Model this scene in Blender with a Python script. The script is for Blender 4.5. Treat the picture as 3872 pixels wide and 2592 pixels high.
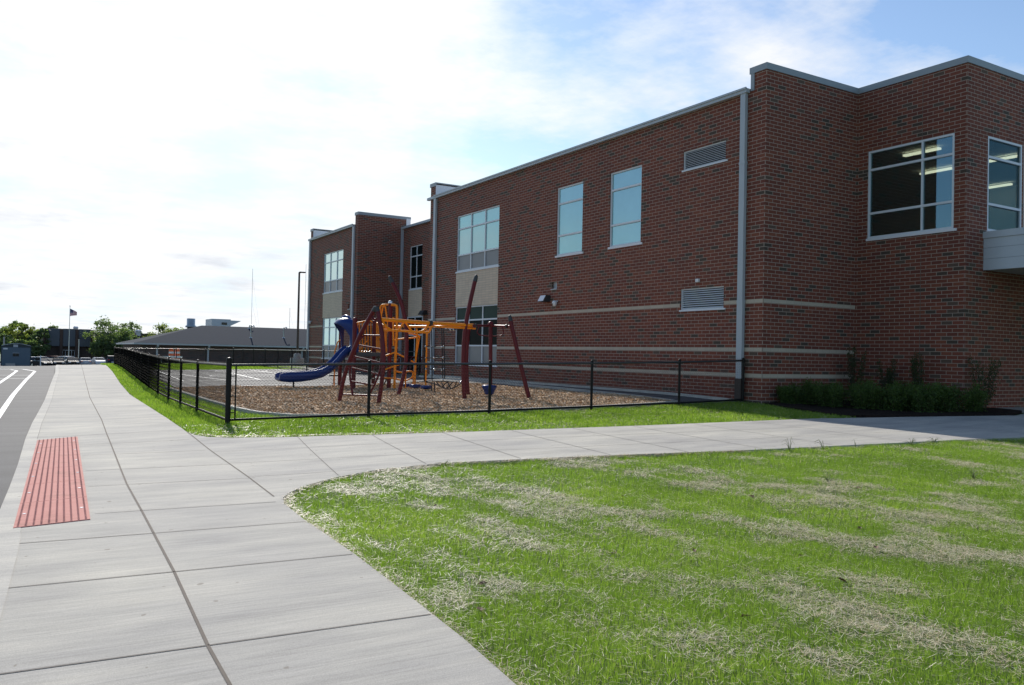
import bpy, bmesh, math, random
import json
import numpy as np
from mathutils import Vector, Matrix
from mathutils.geometry import delaunay_2d_cdt
S = bpy.context.scene
for _o in list(bpy.data.objects): bpy.data.objects.remove(_o)
C = S.collection
R = math.radians
# ---------------------------------------------------------------- camera
YAW, PITCH, ROLL = .546121671, .0148386, -.02055155
cy, sy, cp, sp, cr, sr = math.cos(YAW), math.sin(YAW), math.cos(PITCH), math.sin(PITCH), math.cos(ROLL), math.sin(ROLL)
fwd = Vector((sy*cp, cy*cp, sp)); rt = Vector((cy, -sy, 0)); dn = -rt.cross(fwd)
r2 = cr*rt + sr*dn; d2 = -sr*rt + cr*dn
cam = bpy.data.objects.new('camera', bpy.data.cameras.new('camera')); C.objects.link(cam)
cam.matrix_world = Matrix(((r2.x, -d2.x, -fwd.x, 0), (r2.y, -d2.y, -fwd.y, 0), (r2.z, -d2.z, -fwd.z, 1.6), (0, 0, 0, 1)))
cam.data.sensor_width = 36; cam.data.lens = 36*3152.588/3872
cam.data.clip_end = 3000; cam.data.clip_start = .05
S.camera = cam
# ---------------------------------------------------------------- sun, sky, exposure
SUN_AZ, SUN_EL = 9.7, 34.0
sun = bpy.data.objects.new('sun', bpy.data.lights.new('sun', 'SUN')); C.objects.link(sun)
sun.data.energy = 3.7; sun.data.angle = R(.5); sun.data.color = (1, .955, .89)
sd = Vector((math.sin(R(SUN_AZ))*math.cos(R(SUN_EL)), math.cos(R(SUN_AZ))*math.cos(R(SUN_EL)), math.sin(R(SUN_EL))))
sun.rotation_euler = sd.to_track_quat('Z', 'Y').to_euler(); sun.location = (0, 0, 40)
S.view_settings.view_transform = 'Standard'; S.view_settings.look = 'None'
S.view_settings.exposure = .40; S.view_settings.gamma = 1
W = bpy.data.worlds.new("World"); S.world = W; W.use_nodes = True
def nn(nt, typ, ins=None, **kw):
    n = nt.nodes.new(typ)
    for k, v in kw.items(): setattr(n, k, v)
    for k, v in (ins or {}).items():
        if hasattr(v, 'is_output') or isinstance(v, bpy.types.NodeSocket): nt.links.new(v, n.inputs[k])
        else: n.inputs[k].default_value = v
    return n
def mth(nt, op, a, b=0., c=0.):
    n = nt.nodes.new('ShaderNodeMath'); n.operation = op
    for i, v in enumerate((a, b, c)):
        if isinstance(v, bpy.types.NodeSocket): nt.links.new(v, n.inputs[i])
        else: n.inputs[i].default_value = v
    return n.outputs[0]
def ramp(nt, fac, stops, interp='LINEAR'):
    n = nt.nodes.new('ShaderNodeValToRGB'); cr_ = n.color_ramp; cr_.interpolation = interp
    while len(cr_.elements) < len(stops): cr_.elements.new(.5)
    for e, (p, c) in zip(cr_.elements, stops):
        e.position = p; e.color = (*c, 1) if len(c) == 3 else c
    nt.links.new(fac, n.inputs[0]); return n.outputs[0]
def mix(nt, fac, a, b, bt='MIX'):
    n = nt.nodes.new('ShaderNodeMix'); n.data_type = 'RGBA'; n.blend_type = bt
    for i, v in ((0, fac), (6, a), (7, b)):
        if isinstance(v, bpy.types.NodeSocket): nt.links.new(v, n.inputs[i])
        elif i == 0: n.inputs[0].default_value = v
        else: n.inputs[i].default_value = (*v, 1)
    return n.outputs[2]
def noise(nt, vec, scale, detail=4., rough=.55, out=0):
    n = nn(nt, 'ShaderNodeTexNoise', {'Scale': scale, 'Detail': detail, 'Roughness': rough}); nt.links.new(vec, n.inputs['Vector'])
    return n.outputs[out]
def build_sky():
    nt = W.node_tree; nt.nodes.clear()
    out = nn(nt, 'ShaderNodeOutputWorld'); bg = nn(nt, 'ShaderNodeBackground', {'Strength': .115})
    sky = nn(nt, 'ShaderNodeTexSky', sky_type='NISHITA', sun_disc=False, sun_elevation=R(SUN_EL), sun_rotation=R(SUN_AZ), dust_density=.3, air_density=1.0, ozone_density=2.2)
    tc = nn(nt, 'ShaderNodeTexCoord'); d = tc.outputs['Generated']
    sx = nn(nt, 'ShaderNodeSeparateXYZ', {'Vector': d})
    zz = mth(nt, 'MAXIMUM', mth(nt, 'ADD', sx.outputs[2], .09), .03)
    cv = nn(nt, 'ShaderNodeCombineXYZ', {'X': mth(nt, 'DIVIDE', sx.outputs[0], zz), 'Y': mth(nt, 'DIVIDE', sx.outputs[1], zz)})
    n1 = noise(nt, cv.outputs[0], .55, 8, .6)
    n2 = noise(nt, cv.outputs[0], 2.1, 7, .62)
    dot = nn(nt, 'ShaderNodeVectorMath', {0: d, 1: tuple(sd)}, operation='DOT_PRODUCT').outputs['Value']
    # thin cloud veil: thick round the sun, breaking up away from it
    near = nn(nt, 'ShaderNodeMapRange', {'Value': dot, 'From Min': .50, 'From Max': .95, 'To Min': -.23, 'To Max': .04}).outputs[0]
    low = nn(nt, 'ShaderNodeMapRange', {'Value': sx.outputs[2], 'From Min': .0, 'From Max': .30, 'To Min': .16, 'To Max': 0.}).outputs[0]
    v = mth(nt, 'ADD', mth(nt, 'ADD', n1, mth(nt, 'MULTIPLY', mth(nt, 'SUBTRACT', n2, .5), .5)), mth(nt, 'ADD', near, low))
    cov = nn(nt, 'ShaderNodeMapRange', {'Value': v, 'From Min': .42, 'From Max': .62, 'To Min': 0., 'To Max': .96}).outputs[0]
    glow = mth(nt, 'POWER', mth(nt, 'MAXIMUM', dot, 0.), 9.)
    shade = ramp(nt, noise(nt, cv.outputs[0], 1.25, 6, .6), [(.30, (.78, .80, .84)), (.46, (1, 1, 1))])
    base = nn(nt, 'ShaderNodeCombineXYZ', {'X': 6.2, 'Y': 6.3, 'Z': 6.45}).outputs[0]
    gl = nn(nt, 'ShaderNodeVectorMath', {0: (2., 1.95, 1.9), 3: glow}, operation='SCALE').outputs[0]
    cl = nn(nt, 'ShaderNodeVectorMath', {0: base, 1: gl}, operation='ADD').outputs[0]
    cl = mix(nt, 1., cl, shade, 'MULTIPLY')
    capped = mix(nt, 1., sky.outputs[0], (5.75, 6.7, 7.3), 'DARKEN')
    col = mix(nt, cov, capped, cl)
    nt.links.new(col, bg.inputs[0]); nt.links.new(bg.outputs[0], out.inputs[0])
build_sky()
# ---------------------------------------------------------------- helpers
def link(name, data, parent=None, kind=None, label=None, cat=None, group=None, loc=None):
    o = bpy.data.objects.new(name, data); C.objects.link(o)
    if loc is not None: o.location = loc
    if parent is not None:
        o.parent = parent; o.location = Vector(o.location) - Vector(ORG.get(parent.name, (0, 0, 0)))
        ORG[o.name] = ORG.get(parent.name, (0, 0, 0))
    if kind: o['kind'] = kind
    if label: o['label'] = label
    if cat: o['category'] = cat
    if group: o['group'] = group
    return o
ORG = {}
def thing(name, label, cat, loc, group=None):
    o = link(name, None, label=label, cat=cat, group=group, loc=loc); ORG[o.name] = tuple(loc); o.empty_display_size = .2
    return o
class MB:
    """collects world-space shapes, links them as one mesh"""
    def __init__(s, rc=True): s.rc = rc; s.v = []; s.f = []; s.m = []; s.sm = []
    def add(s, vs, fs, mi=0, smooth=False):
        b = len(s.v); s.v += [tuple(v) for v in vs]; s.f += [tuple(i+b for i in f) for f in fs]; s.m += [mi]*len(fs); s.sm += [smooth]*len(fs)
    def box(s, x0, x1, y0, y1, z0, z1, mi=0):
        x0, x1 = min(x0, x1), max(x0, x1); y0, y1 = min(y0, y1), max(y0, y1); z0, z1 = min(z0, z1), max(z0, z1)
        s.add([(x0, y0, z0), (x1, y0, z0), (x1, y1, z0), (x0, y1, z0), (x0, y0, z1), (x1, y0, z1), (x1, y1, z1), (x0, y1, z1)],
              [(3, 2, 1, 0), (4, 5, 6, 7), (0, 1, 5, 4), (1, 2, 6, 5), (2, 3, 7, 6), (3, 0, 4, 7)], mi)
    def obox(s, c, ux, uy, hx, hy, hz, mi=0):
        c = Vector(c); ux = Vector(ux).normalized(); uy = Vector(uy).normalized(); uz = ux.cross(uy)
        P = [c+ux*a*hx+uy*b*hy+uz*d*hz for d in (-1, 1) for a, b in ((-1, -1), (1, -1), (1, 1), (-1, 1))]
        s.add(P, [(3, 2, 1, 0), (4, 5, 6, 7), (0, 1, 5, 4), (1, 2, 6, 5), (2, 3, 7, 6), (3, 0, 4, 7)], mi)
    def tube(s, pts, r, n=8, mi=0, smooth=True, r1=None, caps=True):
        pts = [Vector(p) for p in pts]; L = len(pts); rings = []; up = None
        for i, p in enumerate(pts):
            t = (pts[min(i+1, L-1)]-pts[max(i-1, 0)]).normalized()
            if up is None: up = Vector((0, 0, 1)) if abs(t.z) < .9 else Vector((1, 0, 0))
            a = t.cross(up); a = a.normalized() if a.length > 1e-5 else Vector((1, 0, 0)); b = a.cross(t).normalized(); up = b
            rr = r if r1 is None else r+(r1-r)*i/(L-1)
            rings.append([p+a*rr*math.cos(2*math.pi*k/n)+b*rr*math.sin(2*math.pi*k/n) for k in range(n)])
        vs = [v for g in rings for v in g]; fs = []
        for i in range(L-1):
            for k in range(n): fs.append((i*n+k, (i+1)*n+k, (i+1)*n+(k+1) % n, i*n+(k+1) % n))
        s.add(vs, fs, mi, smooth)
        if caps: s.add(rings[0]+rings[-1], [tuple(range(n-1, -1, -1))[::1], tuple(range(n, 2*n))], mi)
    def lathe(s, c, prof, n=16, mi=0, smooth=True):
        vs = []; fs = []
        for r, z in prof:
            for k in range(n): vs.append((c[0]+r*math.cos(2*math.pi*k/n), c[1]+r*math.sin(2*math.pi*k/n), c[2]+z))
        for i in range(len(prof)-1):
            for k in range(n): fs.append((i*n+k, i*n+(k+1) % n, (i+1)*n+(k+1) % n, (i+1)*n+k))
        s.add(vs, fs, mi, smooth); s.add(vs[-n:], [tuple(range(n))], mi); s.add(vs[:n], [tuple(range(n-1, -1, -1))], mi)
    def ball(s, c, r, mi=0, n=10, sz=1.):
        prof = [(max(.002, r*math.sin(math.pi*i/6)), -r*sz*math.cos(math.pi*i/6)) for i in range(7)]
        s.lathe(c, prof, n, mi)
    def build_each(s, name, mats, parent):
        k = 0; i = 0
        while i < len(s.v):      # every box is eight vertices
            m = MB(s.rc); m.v = s.v[i:i+8]; m.f = [tuple(a-i for a in f) for f in s.f if i <= f[0] < i+8]; m.m = [0]*len(m.f); m.sm = [False]*len(m.f); m.build(name, mats, parent); i += 8
    def build(s, name, mats, parent=None, bevel=0, **kw):
        if not isinstance(mats, (list, tuple)): mats = [mats]
        off = Vector(ORG.get(parent.name, (0, 0, 0))) if parent is not None else Vector(kw.pop('org', (0, 0, 0)))
        me = bpy.data.meshes.new(name); me.from_pydata([tuple(Vector(v)-off) for v in s.v], [], s.f)
        for m in mats: me.materials.append(m)
        me.polygons.foreach_set('material_index', s.m); me.polygons.foreach_set('use_smooth', s.sm); me.update()
        if s.rc:
            bm_ = bmesh.new(); bm_.from_mesh(me); bmesh.ops.recalc_face_normals(bm_, faces=bm_.faces[:]); bm_.to_mesh(me); bm_.free()
        o = bpy.data.objects.new(name, me); C.objects.link(o)
        if parent is not None: o.parent = parent; ORG[o.name] = tuple(off)
        else: o.location = off
        for k, v in kw.items(): o[{'cat': 'category'}.get(k, k)] = v
        if bevel:
            b = o.modifiers.new('bevel', 'BEVEL'); b.width = bevel; b.segments = 2; b.limit_method = 'ANGLE'
        return o
def np_mesh(name, V, F, mats, mi=None, parent=None, smooth=False, attr=None, **kw):
    """fast mesh from arrays, F (n,k) all the same size"""
    V = np.asarray(V, np.float32); F = np.asarray(F, np.int32)
    if parent is not None: V = V-np.array(ORG.get(parent.name, (0, 0, 0)), np.float32)
    me = bpy.data.meshes.new(name); k = F.shape[1]
    me.vertices.add(len(V)); me.vertices.foreach_set('co', V.ravel())
    me.loops.add(F.size); me.loops.foreach_set('vertex_index', F.ravel())
    me.polygons.add(len(F)); me.polygons.foreach_set('loop_start', np.arange(len(F), dtype=np.int32)*k)
    if mi is not None: me.polygons.foreach_set('material_index', mi.astype(np.int32))
    if smooth: me.polygons.foreach_set('use_smooth', np.ones(len(F), bool))
    if not isinstance(mats, (list, tuple)): mats = [mats]
    for m in mats: me.materials.append(m)
    if attr is not None:
        a = me.attributes.new('tone', 'FLOAT', 'POINT'); a.data.foreach_set('value', attr.astype(np.float32))
    me.update(calc_edges=True); me.validate()
    o = bpy.data.objects.new(name, me); C.objects.link(o)
    if parent is not None: o.parent = parent; ORG[o.name] = ORG.get(parent.name, (0, 0, 0))
    for kk, v in kw.items(): o[{'cat': 'category'}.get(kk, kk)] = v
    return o
# ---------------------------------------------------------------- materials
MAT = {}
def newmat(name):
    m = bpy.data.materials.new(name); m.use_nodes = True; nt = m.node_tree
    b = nt.nodes['Principled BSDF']; MAT[name] = m; return m, nt, b
def simple(name, col, rough=.6, metal=0., var=.12, scale=6., spec=.5, bump=0.):
    m, nt, b = newmat(name)
    tc = nn(nt, 'ShaderNodeTexCoord'); n = noise(nt, tc.outputs['Object'], scale, 5)
    c = mix(nt, n, tuple(x*(1-var) for x in col), tuple(min(1, x*(1+var)) for x in col))
    nt.links.new(c, b.inputs['Base Color']); b.inputs['Roughness'].default_value = rough; b.inputs['Metallic'].default_value = metal
    b.inputs['Specular IOR Level'].default_value = spec
    if bump:
        bp = nn(nt, 'ShaderNodeBump', {'Strength': bump, 'Distance': .01, 'Height': noise(nt, tc.outputs['Object'], scale*8, 4)}); nt.links.new(bp.outputs[0], b.inputs['Normal'])
    return m
BR_L, BR_H, BR_O = .3135, .1045, -.0418
def brick_vec(nt, ox=0., oz=0.):
    tc = nn(nt, 'ShaderNodeTexCoord'); s = nn(nt, 'ShaderNodeSeparateXYZ', {'Vector': tc.outputs['Object']})
    u = mth(nt, 'ADD', mth(nt, 'ADD', s.outputs[0], s.outputs[1]), ox)
    return nn(nt, 'ShaderNodeCombineXYZ', {'X': u, 'Y': mth(nt, 'SUBTRACT', s.outputs[2], oz)}).outputs[0], tc
def brickmat(name, reds, darks, mort, pd=.13, k=1.):
    m, nt, b = newmat(name)
    v, tc = brick_vec(nt, 100., BR_O)
    bt = nn(nt, 'ShaderNodeTexBrick', {'Vector': v, 'Color1': (0, 0, 0, 1), 'Color2': (1, 1, 1, 1), 'Mortar': (0, 0, 0, 1), 'Scale': 1., 'Mortar Size': .0085, 'Mortar Smooth': .3, 'Bias': 0., 'Brick Width': BR_L, 'Row Height': BR_H}, offset=.5)
    val = nn(nt, 'ShaderNodeSeparateColor', {'Color': bt.outputs['Color']}).outputs[0]
    a, r_, c, d = reds
    col = ramp(nt, val, [(0, darks[0]), (pd*.6, darks[1]), (pd, a), (.38, r_), (.62, c), (.85, d), (.95, a)], 'CONSTANT')
    f = noise(nt, tc.outputs['Object'], 45, 3); col = mix(nt, .5, col, ramp(nt, f, [(.3, (.72, .72, .72)), (.7, (1.25, 1.25, 1.25))]), 'MULTIPLY')
    big = noise(nt, tc.outputs['Object'], .35, 3); col = mix(nt, 1., col, ramp(nt, big, [(.35, (.93, .93, .95)), (.65, (1.07, 1.05, 1.03))]), 'MULTIPLY')
    col = mix(nt, bt.outputs['Fac'], col, mix(nt, f, tuple(x*.85 for x in mort), mort))
    nt.links.new(col, b.inputs['Base Color']); b.inputs['Roughness'].default_value = .82; b.inputs['Specular IOR Level'].default_value = .35
    h = mth(nt, 'ADD', mth(nt, 'MULTIPLY', mth(nt, 'SUBTRACT', 1., bt.outputs['Fac']), 1.), mth(nt, 'MULTIPLY', f, .35))
    bp = nn(nt, 'ShaderNodeBump', {'Strength': .55, 'Distance': .008, 'Height': h}); nt.links.new(bp.outputs[0], b.inputs['Normal'])
    return m
brickmat('brick', ((.182, .053, .031), (.207, .060, .035), (.160, .047, .030), (.222, .070, .038)), ((.080, .056, .040), (.115, .074, .052)), (.43, .335, .265), .12)
brickmat('brick_dark', ((.085, .052, .045), (.095, .058, .05), (.078, .05, .044), (.10, .06, .048)), ((.05, .046, .044), (.07, .055, .05)), (.20, .18, .165))
def tilemat(name, col, w, h, mort, oz=0., ms=.006, ox=100.):
    m, nt, b = newmat(name); v, tc = brick_vec(nt, ox, oz)
    bt = nn(nt, 'ShaderNodeTexBrick', {'Vector': v, 'Color1': (*[c*.94 for c in col], 1), 'Color2': (*[min(1, c*1.05) for c in col], 1), 'Mortar': (*mort, 1), 'Scale': 1., 'Mortar Size': ms, 'Mortar Smooth': .2, 'Brick Width': w, 'Row Height': h}, offset=.0)
    f = noise(nt, tc.outputs['Object'], 30, 4); c = mix(nt, .6, bt.outputs['Color'], ramp(nt, f, [(.3, (.85, .85, .85)), (.7, (1.1, 1.1, 1.1))]), 'MULTIPLY')
    nt.links.new(c, b.inputs['Base Color']); b.inputs['Roughness'].default_value = .8
    return m
tilemat('beige_tile', (.66, .52, .38), .3135, .1045, (.33, .28, .22), BR_O, .005)
tilemat('band_stone', (.50, .42, .32), .3135, 10., (.36, .3, .22), -3., .005)
simple('grey_metal', (.42, .45, .47), .42, .0, .05, 2.)
simple('coping_metal', (.28, .31, .33), .45, .0, .06, 2.)
simple('white_metal', (.75, .74, .75), .5, 0, .04, 2.)
simple('alu_frame', (.68, .70, .72), .45, .0, .04, 4.)
simple('boot_metal', (.055, .04, .032), .6, .2, .25, 12.)
simple('canopy_panel', (.50, .53, .56), .5, .1, .03, 1.2)
simple('soffit', (.42, .40, .36), .8)
simple('black_paint', (.009, .009, .009), .4, .0, .2, 10., .2)
simple('black_wire', (.008, .008, .008), .7, .0, .2, 10., .04)
simple('black_vinyl', (.010, .010, .010), .3, .0, .1, 10., .9)
simple('dark_plastic', (.035, .037, .038), .55, 0, .15)
simple('white_plastic', (.75, .75, .74), .4, 0, .05)
simple('deck_grey', (.05, .053, .055), .6, 0, .2)
simple('maroon', (.115, .013, .018), .42, 0, .12, 3., .25)
simple('yellow', (.92, .275, .01), .42, 0, .06, 3., .3)
simple('blue_plastic', (.010, .036, .17), .36, 0, .12, 3., .3)
simple('rope_black', (.012, .012, .013), .7, 0, .2, 40)
simple('clamp_steel', (.7, .7, .7), .22, .9, .05)
simple('roof_shingle', (.014, .025, .043), .95, 0, .45, 5., .08)
simple('flat_roof', (.62, .62, .60), .9)
simple('shed_wall', (.085, .125, .16), .6, 0, .06, 2.)
simple('shed_trim', (.012, .03, .04), .5)
simple('panel_grey', (.075, .085, .10), .6, 0, .1, .5)
simple('column_brown', (.075, .042, .032), .8, 0, .2, 2.)
simple('glass_dark', (.01, .012, .014), .12, 0, .2, 2., .35)
simple('orange_plastic', (.75, .12, .02), .5)
simple('steel_pole', (.42, .44, .44), .35, .7, .05)
simple('wood_bark', (.07, .05, .035), .9, 0, .3, 8., bump=.5)
simple('sign_white', (.7, .7, .7), .5)
simple('concrete_base', (.36, .35, .33), .85, 0, .1, 8., bump=.3)
simple('interior_wall', (.72, .72, .60), .9)
simple('ceiling_white', (.5, .5, .46), .9)
simple('rubber', (.01, .01, .01), .8)
def glassmat(name, body, gl=.5, rough=.03, gcol=(1, 1, 1), k=1.2, sp=.5):
    """pane seen from outside: body holds blind, dark room or painted reflection, sky mirrored on it"""
    m, nt, b = newmat(name); out = nt.nodes['Material Output']
    tc = nn(nt, 'ShaderNodeTexCoord'); n = noise(nt, tc.outputs['Object'], .8, 3)
    c = mix(nt, n, tuple(x*.7 for x in body), tuple(x*1.25 for x in body)); nt.links.new(c, b.inputs['Base Color'])
    b.inputs['Roughness'].default_value = .5; b.inputs['Specular IOR Level'].default_value = sp
    g = nn(nt, 'ShaderNodeBsdfGlossy', {'Roughness': rough, 'Color': (*gcol, 1)}); bp = nn(nt, 'ShaderNodeBump', {'Strength': .03, 'Distance': .05, 'Height': noise(nt, tc.outputs['Object'], 1.3, 2)}); nt.links.new(bp.outputs[0], g.inputs['Normal'])
    fr = nn(nt, 'ShaderNodeFresnel', {'IOR': 1.5}); fa = mth(nt, 'MULTIPLY_ADD', fr.outputs[0], k, gl); fa = mth(nt, 'MINIMUM', fa, 1.)
    ms = nn(nt, 'ShaderNodeMixShader', {0: fa}); nt.links.new(b.outputs[0], ms.inputs[1]); nt.links.new(g.outputs[0], ms.inputs[2]); nt.links.new(ms.outputs[0], out.inputs[0]); return m
glassmat('glass_pale', (.17, .32, .32), .22, .04, (.62, .88, .93))  # body colour: pale blinds plus some painted sky reflection
glassmat('glass_painted_sky', (.30, .46, .44), .35, .04, (.8, .97, .93))  # bright body colour paints in the reflected sky
glassmat('glass_painted_trees', (.03, .06, .05), .0, k=.12, sp=.0)  # green body colour stands in for trees reflected in the pane
glassmat('glass_black', (.010, .014, .014), .0, k=.08, sp=.0)
glassmat('spandrel', (.13, .13, .14), .0, .3, k=.5)
def clearglass(name='glass_clear', g0=.10, gk=1.5):
    m, nt, b = newmat(name); out = nt.nodes['Material Output']
    t = nn(nt, 'ShaderNodeBsdfTransparent', {'Color': (.50, .54, .50, 1)}); g = nn(nt, 'ShaderNodeBsdfGlossy', {'Roughness': .01, 'Color': (.55, .85, 1, 1)})
    fr = nn(nt, 'ShaderNodeFresnel', {'IOR': 1.55}); fa = mth(nt, 'MINIMUM', mth(nt, 'MULTIPLY_ADD', fr.outputs[0], gk, g0), 1.)
    ms = nn(nt, 'ShaderNodeMixShader', {0: fa}); nt.links.new(t.outputs[0], ms.inputs[1]); nt.links.new(g.outputs[0], ms.inputs[2]); nt.links.new(ms.outputs[0], out.inputs[0])
clearglass(); clearglass('glass_clear_south', .0, .35)
def lampmat():
    m, nt, b = newmat('lit_lamp'); b.inputs['Emission Color'].default_value = (1, .93, .75, 1); b.inputs['Emission Strength'].default_value = 2.4
lampmat()
def leafmat(name, a, b_, tr=.35, c3=None):
    m, nt, b = newmat(name); out = nt.nodes['Material Output']
    at = nn(nt, 'ShaderNodeAttribute', attribute_name='tone')
    stops = [(0, a), (1, b_)] if c3 is None else [(0, a), (.6, b_), (1, c3)]
    c = ramp(nt, at.outputs['Fac'], stops)
    nt.links.new(c, b.inputs['Base Color']); b.inputs['Roughness'].default_value = .5; b.inputs['Specular IOR Level'].default_value = .3
    t = nn(nt, 'ShaderNodeBsdfTranslucent'); t2 = mix(nt, 1., c, (1.4, 1.6, .7), 'MULTIPLY'); nt.links.new(t2, t.inputs[0])
    ms = nn(nt, 'ShaderNodeMixShader', {0: tr}); nt.links.new(b.outputs[0], ms.inputs[1]); nt.links.new(t.outputs[0], ms.inputs[2]); nt.links.new(ms.outputs[0], out.inputs[0]); return m
leafmat('tree_leaf', (.10, .135, .07), (.21, .265, .12), .5)  # both tree leaf colours lightened to stand in for distance haze
leafmat('tree_leaf_yellow', (.11, .14, .05), (.29, .31, .09), .55)
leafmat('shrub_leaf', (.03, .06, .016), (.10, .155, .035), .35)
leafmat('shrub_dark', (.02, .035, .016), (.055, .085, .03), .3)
leafmat('grass_blade', (.085, .150, .024), (.25, .345, .065), .54, (.52, .50, .20))
def strawmat():
    m, nt, b = newmat('straw'); at = nn(nt, 'ShaderNodeAttribute', attribute_name='tone')
    nt.links.new(ramp(nt, at.outputs['Fac'], [(0, (.25, .16, .08)), (.3, (.66, .53, .33)), (1, (.98, .90, .68))]), b.inputs['Base Color']); b.inputs['Roughness'].default_value = .45; b.inputs['Specular IOR Level'].default_value = .4
    t = nn(nt, 'ShaderNodeBsdfTranslucent', {'Color': (.75, .66, .45, 1)}); ms = nn(nt, 'ShaderNodeMixShader', {0: .25}); nt.links.new(b.outputs[0], ms.inputs[1]); nt.links.new(t.outputs[0], ms.inputs[2]); nt.links.new(ms.outputs[0], nt.nodes['Material Output'].inputs[0])
strawmat()
def concrete(name, k=1., tint=(1, 1, 1)):
    m, nt, b = newmat(name); tc = nn(nt, 'ShaderNodeTexCoord'); v = tc.outputs['Object']
    mp = nn(nt, 'ShaderNodeMapping', {'Vector': v, 'Scale': (1.2, 26, 1)}); broom = noise(nt, mp.outputs[0], 1.6, 5, .65)
    mp2 = nn(nt, 'ShaderNodeMapping', {'Vector': v, 'Scale': (.55, 2.4, 1)}); blot = noise(nt, mp2.outputs[0], 1., 5, .6)
    fine = noise(nt, v, 160, 3, .7)
    base = (.455*k*tint[0], .43*k*tint[1], .38*k*tint[2])
    c = mix(nt, 1., base, ramp(nt, blot, [(.3, (.80, .80, .82)), (.5, (.98, .98, .98)), (.72, (1.16, 1.15, 1.12))]), 'MULTIPLY')
    c = mix(nt, 1., c, ramp(nt, broom, [(.3, (.84, .84, .84)), (.7, (1.13, 1.13, 1.13))]), 'MULTIPLY')
    c = mix(nt, 1., c, ramp(nt, fine, [(.3, (.76, .76, .76)), (.7, (1.2, 1.2, 1.2))]), 'MULTIPLY')
    pat = noise(nt, v, .45, 3, .5); c = mix(nt, 1., c, ramp(nt, pat, [(.35, (.90, .90, .92)), (.65, (1.08, 1.075, 1.05))]), 'MULTIPLY')
    sp_ = noise(nt, v, 9., 2, .4); c = mix(nt, ramp(nt, sp_, [(.735, (0, 0, 0)), (.75, (.6, .6, .6))]), c, (.22*k, .19*k, .15*k))
    st = noise(nt, v, .9, 4, .5); c = mix(nt, ramp(nt, st, [(.66, (0, 0, 0)), (.78, (.35, .35, .35))]), c, (.33*k, .29*k, .22*k))
    nt.links.new(c, b.inputs['Base Color']); b.inputs['Roughness'].default_value = .85; b.inputs['Specular IOR Level'].default_value = .18
    bp = nn(nt, 'ShaderNodeBump', {'Strength': .35, 'Distance': .006, 'Height': mth(nt, 'ADD', broom, mth(nt, 'MULTIPLY', fine, .5))}); nt.links.new(bp.outputs[0], b.inputs['Normal'])
concrete('concrete'); concrete('curb_concrete', 1.12)
simple('joint', (.17, .15, .13), .9, 0, .3, 20.)
simple('joint_filler', (.13, .105, .082), .9, 0, .3, 12.)
def asphalt(name, k=1.):
    m, nt, b = newmat(name); tc = nn(nt, 'ShaderNodeTexCoord'); v = tc.outputs['Object']
    f = noise(nt, v, 120, 4, .8); g = noise(nt, nn(nt, 'ShaderNodeMapping', {'Vector': v, 'Scale': (.25, 1.5, 1)}).outputs[0], .9, 5)
    c = mix(nt, 1., ramp(nt, f, [(.3, (.062*k, .060*k, .060*k)), (.7, (.13*k, .128*k, .126*k))]), ramp(nt, g, [(.3, (.8, .8, .8)), (.7, (1.18, 1.18, 1.18))]), 'MULTIPLY')
    nt.links.new(c, b.inputs['Base Color']); b.inputs['Roughness'].default_value = .8; b.inputs['Specular IOR Level'].default_value = .22
    bp = nn(nt, 'ShaderNodeBump', {'Strength': .5, 'Distance': .008, 'Height': f}); nt.links.new(bp.outputs[0], b.inputs['Normal'])
asphalt('asphalt', .95); asphalt('court_asphalt', .95)
simple('road_paint', (.74, .74, .72), .6, 0, .1, 14.)
def tactile():
    m, nt, b = newmat('tactile_red'); tc = nn(nt, 'ShaderNodeTexCoord'); n = noise(nt, tc.outputs['Object'], 3., 6, .7)
    c = mix(nt, n, (.50, .20, .165), (.62, .29, .245)); c = mix(nt, ramp(nt, noise(nt, tc.outputs['Object'], 1.7, 7, .7), [(.52, (0, 0, 0)), (.7, (.55, .55, .55))]), c, (.26, .12, .09)); nt.links.new(c, b.inputs['Base Color']); b.inputs['Roughness'].default_value = .8; b.inputs['Specular IOR Level'].default_value = .1
tactile()
def ground_mat():
    m, nt, b = newmat('turf_soil'); tc = nn(nt, 'ShaderNodeTexCoord'); v = tc.outputs['Object']
    st = noise(nt, nn(nt, 'ShaderNodeMapping', {'Vector': v, 'Scale': (1.5, .45, 1)}).outputs[0], .9, 6, .65); f = noise(nt, v, 60, 5, .75)
    c = ramp(nt, st, [(.35, (.075, .13, .025)), (.6, (.10, .155, .03)), (.72, (.15, .17, .06)), (.82, (.20, .18, .09))])
    c = mix(nt, 1., c, ramp(nt, f, [(.3, (.45, .45, .4)), (.7, (1.25, 1.25, 1.2))]), 'MULTIPLY')
    nt.links.new(c, b.inputs['Base Color']); b.inputs['Roughness'].default_value = .9
    bp = nn(nt, 'ShaderNodeBump', {'Strength': .8, 'Distance': .03, 'Height': f}); nt.links.new(bp.outputs[0], b.inputs['Normal'])
ground_mat()
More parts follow.
